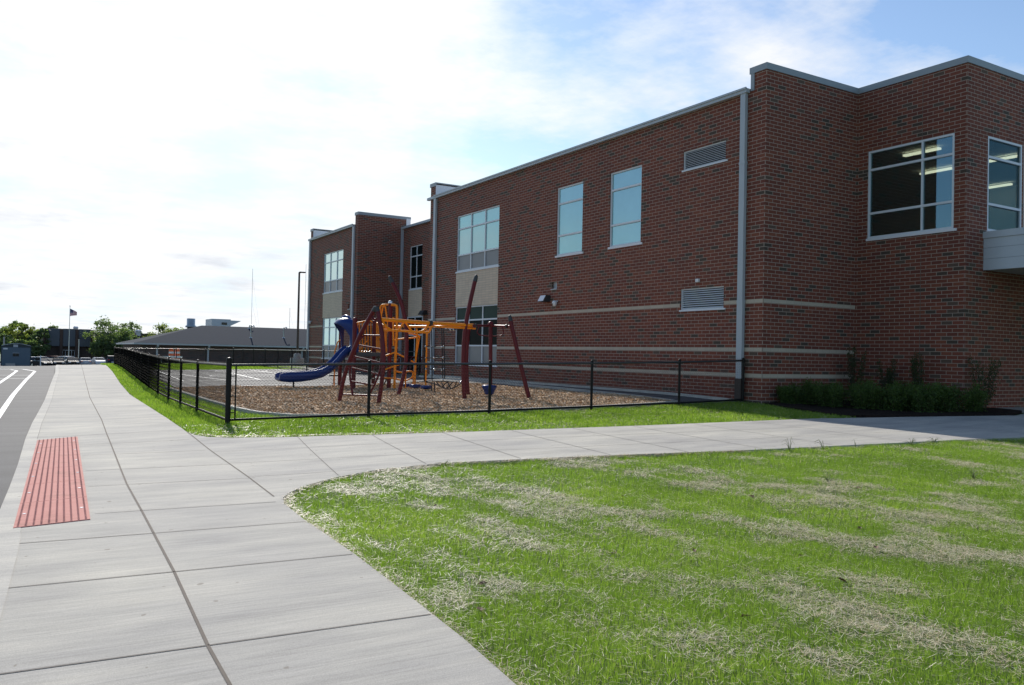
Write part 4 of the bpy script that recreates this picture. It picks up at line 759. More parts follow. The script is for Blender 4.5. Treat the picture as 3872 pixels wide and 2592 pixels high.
# ---------------------------------------------------------------- play structure
PD = json.loads('''{"aframe_leg":[[[7.84,21.941,0.161],[7.876,21.89,0.53],[7.922,21.825,0.872],[7.982,21.74,1.213],[8.051,21.641,1.486],[8.117,21.547,1.724],[8.2,21.43,2.029],[8.302,21.284,2.332],[8.4,21.145,2.601],[8.477,21.037,2.784]],[[8.562,20.915,0.175],[8.595,20.868,0.509],[8.624,20.826,0.908],[8.642,20.802,1.24],[8.642,20.801,1.506],[8.626,20.824,1.804],[8.599,20.862,2.102],[8.561,20.916,2.401],[8.523,20.97,2.667],[8.499,21.005,2.784]]],"aframe_inner":[[[8.273,21.326,2.023],[8.172,21.47,1.894],[8.106,21.563,1.69],[8.064,21.623,1.452],[8.037,21.661,1.215],[8.032,21.668,0.979],[8.057,21.633,0.71],[8.091,21.584,0.442]],[[8.579,20.891,1.969],[8.598,20.864,1.77],[8.602,20.858,1.504],[8.597,20.866,1.272],[8.56,20.917,1.004],[8.486,21.023,0.718],[8.389,21.161,0.445]],[[8.406,21.137,2.55],[8.47,21.046,2.477],[8.525,20.967,2.534]]],"aframe_rung":[[[8.272,21.327,2.047],[8.594,20.87,2.045]],[[8.197,21.434,1.776],[8.599,20.862,1.68]],[[8.103,21.568,1.471],[8.634,20.813,1.306]],[[8.068,21.617,1.159],[8.617,20.838,0.991]],[[8.056,21.635,0.794],[8.498,21.007,0.709]],[[7.887,21.874,0.429],[8.58,20.889,0.435]]],"aframe_cap":[[[8.444,21.083,2.701],[8.487,21.021,2.807]],[[8.519,20.977,2.684],[8.492,21.015,2.807]]],"arch_post":[[[10.364,23.759,0.209],[10.43,23.719,0.546],[10.499,23.677,0.854],[10.548,23.647,1.199],[10.567,23.636,1.582],[10.568,23.635,2.003],[10.534,23.656,2.461],[10.46,23.701,2.881],[10.361,23.761,3.262],[10.224,23.844,3.603],[10.128,23.902,3.812]],[[11.401,21.323,0.224],[11.373,21.34,0.576],[11.354,21.352,0.934],[11.342,21.359,1.293],[11.344,21.358,1.653],[11.353,21.352,2.013],[11.383,21.334,2.409],[11.437,21.301,2.807],[11.497,21.265,3.204],[11.561,21.226,3.566],[11.595,21.205,3.747]],[[12.541,23.231,0.257],[12.507,23.252,0.68],[12.483,23.266,1.071],[12.476,23.27,1.464],[12.482,23.267,1.856],[12.502,23.255,2.25],[12.524,23.241,2.506]],[[13.169,20.589,0.265],[13.058,20.656,0.71],[12.958,20.717,1.143],[12.857,20.779,1.577],[12.755,20.84,2.048],[12.67,20.892,2.447],[12.639,20.911,2.628]]],"arch_cap":[[[10.155,23.886,3.755],[10.08,23.931,3.914]],[[11.59,21.209,3.711],[11.618,21.191,3.856]],[[12.646,20.907,2.592],[12.622,20.921,2.719]]],"tpost":[[[12.717,22.126,0.257],[12.683,22.146,2.528]]],"tbeam":[[[11.598,21.204,2.425],[12.684,22.146,2.479],[12.671,20.892,2.436]]],"trapeze":[[[12.385,22.327,2.464],[12.384,22.328,2.198],[12.981,21.965,2.193],[12.986,21.962,2.459]]],"yellow_beam":[[[8.594,20.87,2.477],[10.147,21.122,2.441]],[[10.147,21.122,2.441],[11.735,21.38,2.434]]],"yellow_joint":[[[10.106,21.116,2.44],[10.189,21.129,2.443]]],"truss":[[[8.658,20.881,2.197],[9.281,20.982,2.192],[10.009,21.1,2.176],[10.132,21.12,2.222],[10.175,21.127,2.328],[10.16,21.124,2.431]],[[9.283,20.982,2.423],[9.123,20.956,2.204]],[[9.346,20.992,2.425],[9.552,21.026,2.185]],[[10.094,21.114,2.429],[10.006,21.099,2.287],[9.885,21.08,2.206],[9.743,21.057,2.174]],[[8.613,20.873,2.468],[8.713,20.889,2.306],[8.889,20.918,2.205]]],"deck_post":[[[10.456,27.841,0.209],[10.456,27.841,2.739]],[[10.721,29.981,0.224],[10.721,29.981,2.549]],[[11.704,27.645,0.235],[11.704,27.645,3.382]],[[11.969,29.784,0.2],[11.969,29.784,2.756]]],"back_beam":[[[11.849,27.556,2.522],[12.525,23.241,2.466]]],"spiral_pole":[[[11.727,27.199,0.248],[11.736,27.194,1.178],[11.753,27.184,1.834],[11.763,27.178,2.446],[11.754,27.183,3.146],[11.707,27.212,3.258],[11.575,27.292,3.273]]],"spiral_pole2":[[[11.678,27.229,1.832],[11.655,27.243,2.443],[11.651,27.246,2.837]]],"spiral_bar":[[[11.637,27.254,2.028],[11.749,27.187,2.052],[11.99,27.04,2.102]],[[12.08,26.985,2.279],[12.267,26.871,2.261],[12.455,26.757,2.192],[12.326,26.836,2.145],[12.084,26.983,2.104]],[[12.455,26.757,2.192],[12.416,26.781,1.894],[12.364,26.812,1.499],[12.333,26.831,1.149],[12.282,26.862,0.493]],[[11.442,27.373,1.477],[11.72,27.204,1.606]],[[11.739,27.192,1.593],[12.041,27.009,1.426]],[[11.411,27.392,1.179],[11.709,27.21,1.186]],[[11.396,27.401,0.974],[11.729,27.198,1.126],[12.026,27.018,1.207],[12.288,26.859,1.2],[12.298,26.853,1.257],[12.211,26.906,1.321]],[[11.77,27.173,0.939],[11.957,27.06,0.9],[12.143,26.947,0.948],[12.255,26.879,0.938],[12.279,26.864,0.842],[12.241,26.888,0.732],[12.112,26.966,0.642],[11.963,27.056,0.616],[11.775,27.17,0.677]],[[11.402,27.397,0.699],[11.719,27.205,0.689]],[[12.079,26.985,2.323],[12.084,26.983,2.104],[12.06,26.997,1.404],[12.061,26.997,0.357]]],"yellow_pole":[[[12.264,26.654,0.276],[12.273,26.648,1.326],[12.303,26.63,2.108],[12.278,26.645,2.455]],[[12.218,25.682,0.268],[12.22,25.68,1.299],[12.225,25.678,2.395]]],"hoop":[[[11.408,27.824,2.843],[11.384,27.839,3.108],[11.437,27.806,3.278],[11.645,27.68,3.296]],[[11.411,27.823,2.71],[11.442,27.803,3.021],[11.484,27.778,3.235],[11.541,27.744,3.223],[11.575,27.723,3.024],[11.661,27.67,2.451]]],"panel_frame":[[[11.324,29.886,2.686],[11.942,29.788,2.707],[11.967,29.784,1.623],[11.428,29.869,1.612],[11.348,29.882,1.657],[11.324,29.886,2.686]],[[11.926,29.44,2.699],[11.746,27.984,2.459],[11.737,27.914,1.618],[11.893,29.171,1.612],[11.915,29.351,1.672],[11.926,29.44,2.699]]],"panel_bar":[[[11.403,29.873,2.68],[11.442,29.867,1.612]],[[11.506,29.857,2.683],[11.544,29.851,1.614]],[[11.613,29.84,2.687],[11.652,29.834,1.616]],[[11.721,29.823,2.69],[11.76,29.817,1.619]],[[11.834,29.805,2.694],[11.872,29.799,1.621]],[[11.45,29.866,1.659],[11.585,29.845,1.873],[11.722,29.823,2.018]],[[11.899,29.225,2.647],[11.888,29.136,1.612]],[[11.871,28.999,2.641],[11.86,28.912,1.613]],[[11.844,28.777,2.635],[11.833,28.69,1.614]],[[11.817,28.557,2.63],[11.806,28.472,1.616]],[[11.788,28.324,2.624],[11.777,28.24,1.617]],[[11.767,28.159,2.62],[11.757,28.076,1.618]]],"rope":[[[12.109,25.105,2.486],[12.067,24.879,0.677]],[[12.067,24.879,0.677],[12.078,24.942,0.128]],[[12.015,24.605,0.666],[11.998,24.515,0.286]],[[11.876,23.868,2.415],[11.831,23.628,0.782]],[[11.836,23.656,2.41],[11.789,23.407,0.809]],[[12.274,25.98,2.444],[12.23,25.745,0.644]],[[12.296,26.095,2.446],[12.254,25.875,0.639]],[[12.264,25.927,1.826],[12.055,24.82,1.812],[11.822,23.582,1.817]],[[12.258,25.894,1.436],[11.804,23.485,1.462]],[[12.227,25.731,1.058],[12.016,24.609,1.076],[11.799,23.458,1.108]],[[12.603,27.728,0.525],[12.214,25.664,0.647],[12.067,24.88,0.689],[11.667,22.756,0.745],[11.454,21.624,0.773]],[[12.214,25.662,0.626],[11.98,24.42,0.593],[11.79,23.412,0.51],[11.664,22.739,0.525],[11.521,21.984,0.663],[11.449,21.601,0.781]],[[11.982,24.428,0.693],[11.87,23.834,0.538]],[[11.873,23.848,0.715],[11.79,23.412,0.518]],[[11.742,23.156,0.741],[11.664,22.74,0.529]],[[11.618,22.496,0.755],[11.739,23.139,0.519]],[[11.717,23.021,0.746],[11.843,23.693,0.544]],[[11.546,22.116,0.769],[11.591,22.355,0.584]],[[12.1,25.058,2.472],[11.897,23.978,2.358],[11.689,22.874,2.327],[11.544,22.105,2.348],[11.442,21.559,2.397]],[[12.099,25.054,2.423],[11.953,24.273,2.437],[11.766,23.281,2.382],[11.592,22.358,2.361],[11.453,21.622,2.435]]],"clamp":[[[12.099,25.05,1.82]],[[12.239,25.797,1.83]],[[11.828,23.61,1.817]],[[11.862,23.792,1.806]],[[12.227,25.731,1.438]],[[12.036,24.714,1.449]],[[11.83,23.624,1.46]],[[12.215,25.666,1.059]],[[12.021,24.639,1.076]],[[11.851,23.734,1.062]],[[11.807,23.5,1.11]],[[11.885,23.913,2.444]],[[11.779,23.349,2.384]],[[11.767,23.288,2.468]],[[11.689,22.874,2.327]],[[11.628,22.548,2.328]],[[11.492,21.826,2.411]],[[11.465,21.685,0.778]],[[11.483,21.78,0.738]],[[12.067,24.879,0.677]],[[11.828,23.612,0.763]],[[12.015,24.608,1.064]]],"pod":[[[12.392,28.019,0.432],[12.709,27.827,0.44]],[[12.086,26.762,0.454],[12.453,26.539,0.463]],[[12.056,25.78,0.462],[12.405,25.568,0.47]]],"podT":[[[12.484,22.268,0.624],[12.879,22.027,0.633],[12.553,22.226,0.398],[12.796,22.078,0.403]]],"slide_top":[[[10.617,28.561,1.828],[10.433,28.561,1.735],[10.253,28.561,1.554],[10.074,28.561,1.33],[9.851,28.561,1.128],[9.583,28.561,0.985],[9.272,28.561,0.904],[8.832,28.561,0.858],[8.398,28.561,0.842],[8.183,28.561,0.823],[8.078,28.561,0.767]]],"slide_bot":[[[10.622,28.561,1.605],[10.577,28.561,1.537],[10.396,28.561,1.357],[10.172,28.561,1.088],[9.904,28.561,0.843],[9.591,28.561,0.666],[9.236,28.561,0.578],[8.84,28.561,0.513],[8.449,28.561,0.491],[8.191,28.561,0.512],[8.07,28.561,0.576]]],"hood_near":[[[10.388,27.882,2.716],[10.128,28.041,2.727],[9.979,28.131,2.732],[9.887,28.187,2.66],[9.87,28.197,2.573],[9.949,28.149,2.357],[10.037,28.096,2.054],[10.116,28.048,1.838],[10.373,27.892,1.649]]],"hood_hole":[[[10.127,28.041,2.762],[10.2,27.997,2.851],[10.312,27.929,2.823]]],"slide_leg":[[[8.644,29.124,0.2],[8.644,29.124,0.55]]],"step":[[[11.348,32.87,0.617],[11.607,32.712,0.624]]],"P":[[[10.456,27.841],[10.721,29.981],[11.969,29.784],[11.704,27.645]]]}''')
def play():
    t = thing('play_structure', 'maroon, yellow and blue climbing structure with slide standing on wood chips', 'playground', (10.5, 25, gz(10.5, 25)))
    V = lambda p: Vector(p)
    def tubes(key, name, mat, r, n=10, merge=False, smooth=True):
        m = MB()
        for pts in PD[key]:
            if not merge: m = MB()
            pp = [V(p) for p in pts]
            if len(pp) > 2:  # refine
                q = []
                for i in range(len(pp)-1):
                    p0 = pp[max(i-1, 0)]; p1 = pp[i]; p2 = pp[i+1]; p3 = pp[min(i+2, len(pp)-1)]
                    for k in range(4): s = k/4; q.append(.5*((2*p1)+(-p0+p2)*s+(2*p0-5*p1+4*p2-p3)*s*s+(-p0+3*p1-3*p2+p3)*s**3))
                pp = q+[pp[-1]]
            m.tube(pp, r, n)
            if not merge: m.build(name, MAT[mat], t)
        if merge: m.build(name, MAT[mat], t)
    tubes('aframe_leg', 'climber_leg', 'maroon', .057, 12); tubes('aframe_inner', 'climber_rail', 'maroon', .03); tubes('aframe_rung', 'rung', 'maroon', .024, 8)
    tubes('aframe_cap', 'end_cap', 'dark_plastic', .068, 12)
    tubes('arch_post', 'arch_post', 'maroon', .062, 12)
    for pts in PD['arch_cap']:
        a, b = V(pts[0]), V(pts[1]); m = MB(); m.tube([a, a.lerp(b, .6), b], .07, 12, r1=.05); m.ball(b, .05); m.build('end_cap', MAT['dark_plastic'], t)
    tubes('tpost', 'swing_post', 'maroon', .058, 12); tubes('tbeam', 'beam', 'maroon', .036); tubes('trapeze', 'trapeze_bar', 'maroon', .017, 8)
    b = V(PD['tpost'][0][1]); m = MB(); m.ball(b, .09, 0, 12); m.build('post_knuckle', MAT['maroon'], t)
    for a, c in ((0, 1), (1, 2)):
        p = V(PD['tbeam'][0][a]).lerp(V(PD['tbeam'][0][c]), .03 if a == 0 else .78); d = V(PD['tbeam'][0][c])-V(PD['tbeam'][0][a]); d.normalize(); m = MB(); m.tube([p-d*.03, p+d*.03], .06, 12); m.build('beam_clamp', MAT['dark_plastic'], t)
    # overhead beams
    tubes('yellow_beam', 'overhead_beam', 'yellow', .05, 12)
    m = MB(); a, b = V(PD['yellow_beam'][1][0]), V(PD['yellow_beam'][1][1]); off = Vector((.0, 0, -.085)); m.tube([a+off, b+off], .03, 10); m.build('overhead_beam', MAT['yellow'], t)
    tubes('yellow_joint', 'beam_clamp', 'dark_plastic', .085, 12); tubes('truss', 'truss_bar', 'yellow', .031, 8, True); tubes('back_beam', 'overhead_beam', 'yellow', .045, 10)
    a, b = V(PD['back_beam'][0][0]), V(PD['back_beam'][0][1]); d = (b-a).normalized(); m = MB(); m.tube([a+d*.5, a+d*.6], .075, 12); m.build('beam_clamp', MAT['dark_plastic'], t)
    # spiral climber, poles and stepping pods
    tubes('spiral_pole', 'spiral_pole', 'yellow', .045, 12); tubes('spiral_pole2', 'spiral_handle', 'yellow', .032, 10); tubes('spiral_bar', 'spiral_bar', 'yellow', .027, 8); tubes('yellow_pole', 'pod_pole', 'yellow', .031, 8); tubes('hoop', 'hoop_handle', 'yellow', .03, 8)
    for pts in PD['pod']:
        a, b = V(pts[0]), V(pts[1]); c = (a+b)/2; r = (b-a).length/2*.95; m = MB(); n = 24; pr = []
        prof = [(.0, -.07), (.55, -.085), (.92, -.06), (1, -.02), (.96, .03), (.6, .045), (0.01, .04)]; vs = []; fs = []
        for f_, z in prof:
            for k in range(n): q = 2*math.pi*k/n; rr = r*f_*(1+.09*math.cos(3*q)*(f_ > .8)); vs.append((c.x+rr*math.cos(q), c.y+rr*math.sin(q), c.z+z))
        for i in range(len(prof)-1):
            for k in range(n): fs.append((i*n+k, i*n+(k+1) % n, (i+1)*n+(k+1) % n, (i+1)*n+k))
        m.add(vs, fs, 0, True); m.build('stepping_pod', MAT['blue_plastic'], t)
    m = MB(); m.tube([V(PD['pod'][0][0]).lerp(V(PD['pod'][0][1]), .3)+Vector((0, 0, -.5)), V(PD['pod'][0][0]).lerp(V(PD['pod'][0][1]), .3)+Vector((0, 0, 2.0))], .022, 8); m.build('pod_pole', MAT['yellow'], t)
    q = PD['podT'][0]; c = (V(q[0])+V(q[1]))/2; r = (V(q[1])-V(q[0])).length/2; m = MB(); z0 = q[2][2]-c.z
    m.lathe(tuple(c), [(r*.5, z0-.02), (r*.62, z0+.02), (r*.78, z0*.5), (r*.95, -.06), (r, -.01), (r*.93, .03), (r*.3, .045), (.01, .03)], 20); m.build('spinner_seat', MAT['blue_plastic'], t)
    # deck
    P1, P2, P3, P4 = [Vector(p) for p in PD['P'][0]]
    for pts in PD['deck_post']:
        a, b = V(pts[0]), V(pts[1]); m = MB(); m.tube([a, b], .076, 14); pz = m.build('deck_post', MAT['maroon'], t); m = MB(); m.lathe(tuple(b), [(.084, -.03), (.086, .01), (.065, .045), (.01, .06)], 14); m.build('post_cap', MAT['clamp_steel' if b.z > 3 else 'maroon'], pz)
    zt = 1.56
    m = MB(); c = [(P1.x, P1.y), (P4.x, P4.y), (P3.x, P3.y), (P2.x, P2.y)]
    m.add([(x, y, zt-.02) for x, y in c]+[(x, y, zt+.02) for x, y in c]+[(x, y, zt-.11) for x, y in c], [(3, 2, 1, 0), (4, 5, 6, 7), (0, 1, 5, 4), (1, 2, 6, 5), (2, 3, 7, 6), (3, 0, 4, 7), (8, 9, 1, 0), (9, 10, 2, 1), (10, 11, 3, 2), (11, 8, 0, 3), (11, 10, 9, 8)]); m.build('deck', MAT['deck_grey'], t)
    tubes('panel_frame', 'guard_panel', 'yellow', .03, 8); tubes('panel_bar', 'panel_bar', 'yellow', .022, 8)
    # steps down at the back
    m = MB()
    for k in range(5): z = zt-.27*(k+1)*1.0; m.obox((P4.x+.3+.0, P4.y+.9+.26*k, z+.12), (1, 0, 0), (0, 1, 0), .35, .14, .02)
    m.tube([(P4.x+.0, P4.y+.8, zt), (P4.x+.0, P4.y+2.1, .25)], .03); m.tube([(P4.x+.65, P4.y+.8, zt), (P4.x+.65, P4.y+2.1, .25)], .03); m.build('steps', MAT['deck_grey'], t)
    a, b = V(PD['step'][0][0]), V(PD['step'][0][1])
    m = MB(); d = (b-a); m.obox((a+b)/2, d.normalized(), Vector((-d.y, d.x, 0)).normalized(), d.length/2, .2, .03); m.tube([(a+b)/2, Vector(((a+b)/2).xy.to_tuple()+(.2,))], .03); m.build('transfer_step', MAT['deck_grey'], t)
    m = MB(); m.tube([(P2.x-.25, P2.y-.1, .2), (P2.x-.25, P2.y-.1, 1.6), (P2.x-.15, P2.y-.1, 1.95), (P2.x, P2.y-.05, 2.05)], .026, 8); m.build('hand_rail', MAT['yellow'], t)
    # slide: one bed with two raised walls
    top = PD['slide_top'][0]; bot = PD['slide_bot'][0]; ys = top[0][1]; yn = ys-.02; yf = ys+.62; N_ = 40
    def res(pts): 
        L = [0]
        for a, b in zip(pts, pts[1:]): L.append(L[-1]+math.dist(a, b))
        q = np.linspace(0, L[-1], N_); return [(float(np.interp(s, L, [p[0] for p in pts])), float(np.interp(s, L, [p[2] for p in pts]))) for s in q]
    T_, B_ = res(top), res(bot); vs = []; fs = []
    for (xt, zt_), (xb, zb) in zip(T_, B_):
        wl = .09
        ring = [(xb, yn+.05, zb), (xt*.5+xb*.5, yn-.015, (zt_+zb)/2), (xt, yn, zt_-.03), (xt, yn+.03, zt_), (xt, yn+wl-.02, zt_), (xt*.75+xb*.25, yn+wl+.02, zt_*.75+zb*.25-.02), (xt*.35+xb*.65, yn+wl+.07, zt_*.35+zb*.65), (xt*.35+xb*.65, yf-wl-.07, zt_*.35+zb*.65), (xt*.75+xb*.25, yf-wl-.02, zt_*.75+zb*.25-.02), (xt, yf-wl+.02, zt_), (xt, yf-.03, zt_), (xt, yf, zt_-.03), (xt*.5+xb*.5, yf+.015, (zt_+zb)/2), (xb, yf-.05, zb)]
        vs += ring
    K_ = 14
    for i in range(N_-1):
        for k in range(K_): fs.append((i*K_+k, i*K_+(k+1) % K_, (i+1)*K_+(k+1) % K_, (i+1)*K_+k))
    m = MB(); m.add(vs, fs, 0, True); m.add(vs[:K_], [tuple(range(K_))]); m.add(vs[-K_:], [tuple(range(K_-1, -1, -1))]); sl = m.build('slide', MAT['blue_plastic'], t)
    m = MB(); x, y, _ = PD['slide_leg'][0][0]; m.tube([(x, ys+.3, gz(x, ys)), (x, ys+.3, .56)], .032); m.build('slide_leg', MAT['black_paint'], sl)
    # hood over the slide: a moulded arch, wider at the mouth
    hs = []; ya, yb_ = P1.y+.0, P2.y-.05
    def arch(x, zt2, y0, y1, zb, xt, n=13):
        r = []
        for k in range(n):
            a = math.pi*k/(n-1); c = math.cos(a); s = math.sin(a); r.append((x+(xt-x)*s**1.6, (y0+y1)/2-(y1-y0)/2*(abs(c)**.55)*(1 if c > 0 else -1), zb+(zt2-zb)*(s**.5)))
        return r
    secs = [arch(10.50, 2.62, 28.30, 29.25, 1.68, 10.07), arch(10.52, 2.76, 28.18, 29.36, 1.6, 10.2), arch(10.58, 2.82, 28.05, 29.45, 1.55, 10.38), arch(10.66, 2.78, 27.92, 29.55, 1.45, 10.6)]
    vs = []; fs = []; n = 13
    for s_ in secs: vs += s_
    inner = []
    for s_ in secs: cy0 = sum(p[1] for p in s_)/n; inner += [(p[0]+.01, p[1]+(.055 if p[1] < cy0 else -.055), p[2]-(.05 if p[2] > 2.3 else 0)) for p in s_]
    b0 = len(vs); vs += inner
    for i in range(len(secs)-1):
        for k in range(n-1):
            q = (i*n+k, (i+1)*n+k, (i+1)*n+k+1, i*n+k+1); fs.append(q); fs.append(tuple(b0+j for j in q[::-1]))
    for k in range(n-1): fs.append((k, k+1, b0+k+1, b0+k)); e = (len(secs)-1)*n; fs.append((e+k+1, e+k, b0+e+k, b0+e+k+1))
    m = MB(); m.add(vs, fs, 0, True)
    m.tube([(10.5, 28.35, 2.7), (10.47, 28.5, 2.84), (10.44, 28.75, 2.88), (10.42, 29.0, 2.83), (10.4, 29.15, 2.7)], .05, 10)
    m.build('slide_hood', MAT['blue_plastic'], t)
    tubes('rope', 'climbing_net', 'rope_black', .018, 6, True)
    m = MB()
    for q in PD['clamp']: m.ball(q[0], .034, 0, 8)
    m.build('net_clamp', MAT['clamp_steel'], t)
play()
# ---------------------------------------------------------------- background buildings, poles, cars
def hip_building():
    t = thing('low_building', 'long single storey brick building with dark shingle hip roof behind the court', 'building', (11.6, 95, gz(20, 95)))
    x0, x1, y0, y1, ze = 11.6, 62., 95., 111.4, 2.02; w = MB()
    zg = gz(30, 95)-1
    w.box(x0+.6, x1-.6, y0+.6, y1-.6, zg, ze-.05); w.build('wall', MAT['brick_dark'], t)
    r = MB(); d = (y1-y0)/2; zr = ze+2.3
    r.add([(x0, y0, ze+.06), (x1, y0, ze+.06), (x1, y1, ze+.06), (x0, y1, ze+.06), (x0+d, y0+d, zr), (x1-d, y0+d, zr)], [(0, 1, 5, 4), (1, 2, 5), (2, 3, 4, 5), (3, 0, 4), (3, 2, 1, 0)]); rf = r.build('roof', MAT['roof_shingle'], t)
    g = MB(); g.box(x0-.02, x1, y0-.12, y0-.002, ze-.12, ze+.05); g.box(x0-.12, x0-.02, y0-.12, y1, ze-.12, ze+.05); g.build('gutter', MAT['grey_metal'], t)
    for x in (13.84, 19.05, 29.5, 40): g = MB(); g.box(x-.09, x+.09, y0-.1, y0+.0, ze-.3, ze-.12); g.box(x-.09, x+.09, y0+.45, y0+.59, zg, ze-.35); g.add([(x-.09, y0-.1, ze-.3), (x+.09, y0-.1, ze-.3), (x+.09, y0+.5, ze-.5), (x-.09, y0+.5, ze-.5), (x-.09, y0, ze-.2), (x+.09, y0, ze-.2), (x+.09, y0+.59, ze-.35), (x-.09, y0+.59, ze-.35)], [(0, 1, 2, 3), (7, 6, 5, 4), (0, 3, 7, 4), (1, 5, 6, 2)]); g.build('downspout', MAT['grey_metal'], t)
    for x, y, z, h in ((24.3, 98.3, 2.95, 1.25), (25.1, 102.3, 4.1, .25), (28.2, 98.6, 3.05, 1.1)):
        g = MB(); g.tube([(x, y, z), (x, y, z+h), (x+.05, y-.1, z+h+.16), (x+.28, y-.15, z+h+.14), (x+.33, y-.18, z+h)], .075, 8); g.lathe((x, y, z-.03), [(.22, 0), (.12, .12)], 10); g.build('vent_pipe', MAT['steel_pole'], rf)
    f = MB(); f.lathe((18.9, 105, 3.2), [(.42, 0), (.42, .85), (.62, .9), (.65, 1.05), (.48, 1.15), (.48, 1.9), (.44, 1.95)], 18); f.build('roof_fan', MAT['steel_pole'], rf)
hip_building()
def rear_block():
    t = thing('rear_building', 'tan parapet and sloping canopy rising beyond the dark hip roof', 'building', (23.5, 118, gz(24, 118)))
    m = MB(); zg = gz(24, 118)-1; k = 118/108.; m.box(23.7, 26.2, 117, 121, zg, 1.6+3.70*k); m.build('wall', MAT['canopy_panel'], t)
    m = MB(); m.add([(26.2, 117, 1.6+2.9*k), (27.6, 117, 1.6+3.55*k), (26.2, 117, 1.6+3.58*k), (26.2, 120, 1.6+2.9*k), (27.6, 120, 1.6+3.55*k), (26.2, 120, 1.6+3.58*k)], [(0, 1, 2), (5, 4, 3), (0, 3, 4, 1), (1, 4, 5, 2), (2, 5, 3, 0)]); m.build('canopy', MAT['canopy_panel'], t)
    m = MB(); m.box(25.0, 25.7, 116.95, 117, 1.6+3.0*k, 1.6+3.3*k); m.build('window', MAT['glass_dark'], t)
rear_block()
def far_school():
    t = thing('office_building', 'brown building with three grey upper panels behind the flagpole and parked cars', 'building', (13, 230, gz(13, 230)))
    zg = gz(13, 230)-.5; zt = 5.75; zm = 1.45; y = 230
    w = MB(); w.box(8.0, 18.7, y+1.5, y+14, zg, zt-.4); w.box(18.7, 34, y+6, y+16, zg, 5.2); w.build('wall', MAT['brick_dark'], t)
    for a, b in ((8.6, 11.3), (12.0, 14.65), (15.35, 18.05)):
        m = MB(); m.box(a, b, y, y+1.5, zm, zt); m.build('wall_panel', MAT['panel_grey'], t, bevel=.03)
    for a, b, h in ((8.05, 8.58, zt-.1), (11.33, 11.97, zt-.05), (14.68, 15.32, zt-.1), (18.08, 18.7, zt-.15)):
        m = MB(); m.box(a, b, y-.15, y+1.4, zg, h); m.build('column', MAT['column_brown'], t)
    d = MB()
    for x in (12.1, 12.7, 13.45, 14.05): d.box(x, x+.5, y+1.4, y+1.49, zg+.4, .42)
    dd = d.build('door', MAT['glass_dark'], t); d = MB()
    for x in (12.0, 12.62, 13.27, 13.97, 14.6): d.box(x, x+.09, y+1.36, y+1.395, zg+.4, .45)
    d.box(12.0, 14.7, y+1.33, y+1.355, .45, .56); d.build('door_frame', MAT['alu_frame'], dd)
    for x, z, s in ((15.1, 5.6, .55), (27.2, 5.2, .7), (29.6, 5.2, .75)):
        m = MB(); m.lathe((x, y+6.5, z-.6), [(s, 0), (s, 1.1), (s*1.15, 1.15), (s*.8, 1.5), (.05, 1.6)], 14); m.build('rooftop_unit', MAT['white_metal'], t)
far_school()
def shed():
    y = 112.; x0, x1 = -.36, 2.6; zg = gz(1, 112)-.1; t = thing('storage_shed', 'small blue grey shed with curved roof at the far end of the road', 'shed', (1.1, y, zg))
    w = MB(); n = 16; top = [(x0+(x1-x0)*i/n, 1.5+.26*math.sin(math.pi*i/n)) for i in range(n+1)]
    w.box(x0, x1, y, y+5, zg, 1.28); w.build('wall', MAT['shed_wall'], t)
    w = MB(); P = [(x0, 1.29)]+[(x, z-.06) for x, z in top]+[(x1, 1.29)]; L = len(P); w.add([(x, y+.05, z) for x, z in P]+[(x, y+5, z) for x, z in P], [tuple(range(L)), tuple(range(2*L-1, L-1, -1))]+[(i, (i+1) % L, L+(i+1) % L, L+i)[::-1] for i in range(L)]); w.build('gable', MAT['shed_trim'], t)
    w = MB(); w.box(.82, 1.28, y-.02, y+.04, 1.32, 1.62); w.build('gable_vent', MAT['grey_metal'], t)
    w = MB(); vs = []; fs = []
    for x, z in top: vs += [(x, y-.15, z-.05), (x, y-.15, z), (x, y+5.1, z), (x, y+5.1, z-.05)]
    for i in range(n): fs += [(4*i+k, 4*i+(k+1) % 4, 4*i+4+(k+1) % 4, 4*i+4+k) for k in range(4)]
    w.add(vs, fs); w.build('roof', MAT['grey_metal'], t)
    w = MB(); w.box(x0-.04, x0+.05, y-.03, y-.001, zg, 1.28); w.box(x1-.07, x1+.02, y-.03, y-.001, zg, 1.28); w.build('corner_trim', MAT['shed_trim'], t)
    w = MB(); w.box(.80, 1.08, y-.03, y-.002, .26, .60); w.box(1.11, 1.40, y-.03, y-.002, .26, .60); wn = w.build('window', MAT['glass_dark'], t); w = MB(); w.box(.76, 1.44, y-.04, y-.002, .61, .66); w.build('window_trim', MAT['grey_metal'], wn)
    w = MB(); w.obox((.05, y-.03, 1.12), (1, 0, 0), (0, 1, 0), .22, .015, .09); w.build('sign_board', MAT['sign_white'], t, bevel=.02)
    w = MB(); w.box(.1, 1.05, y-.25, y-.06, zg, -.55); w.build('step', MAT['concrete_base'], t)
shed()
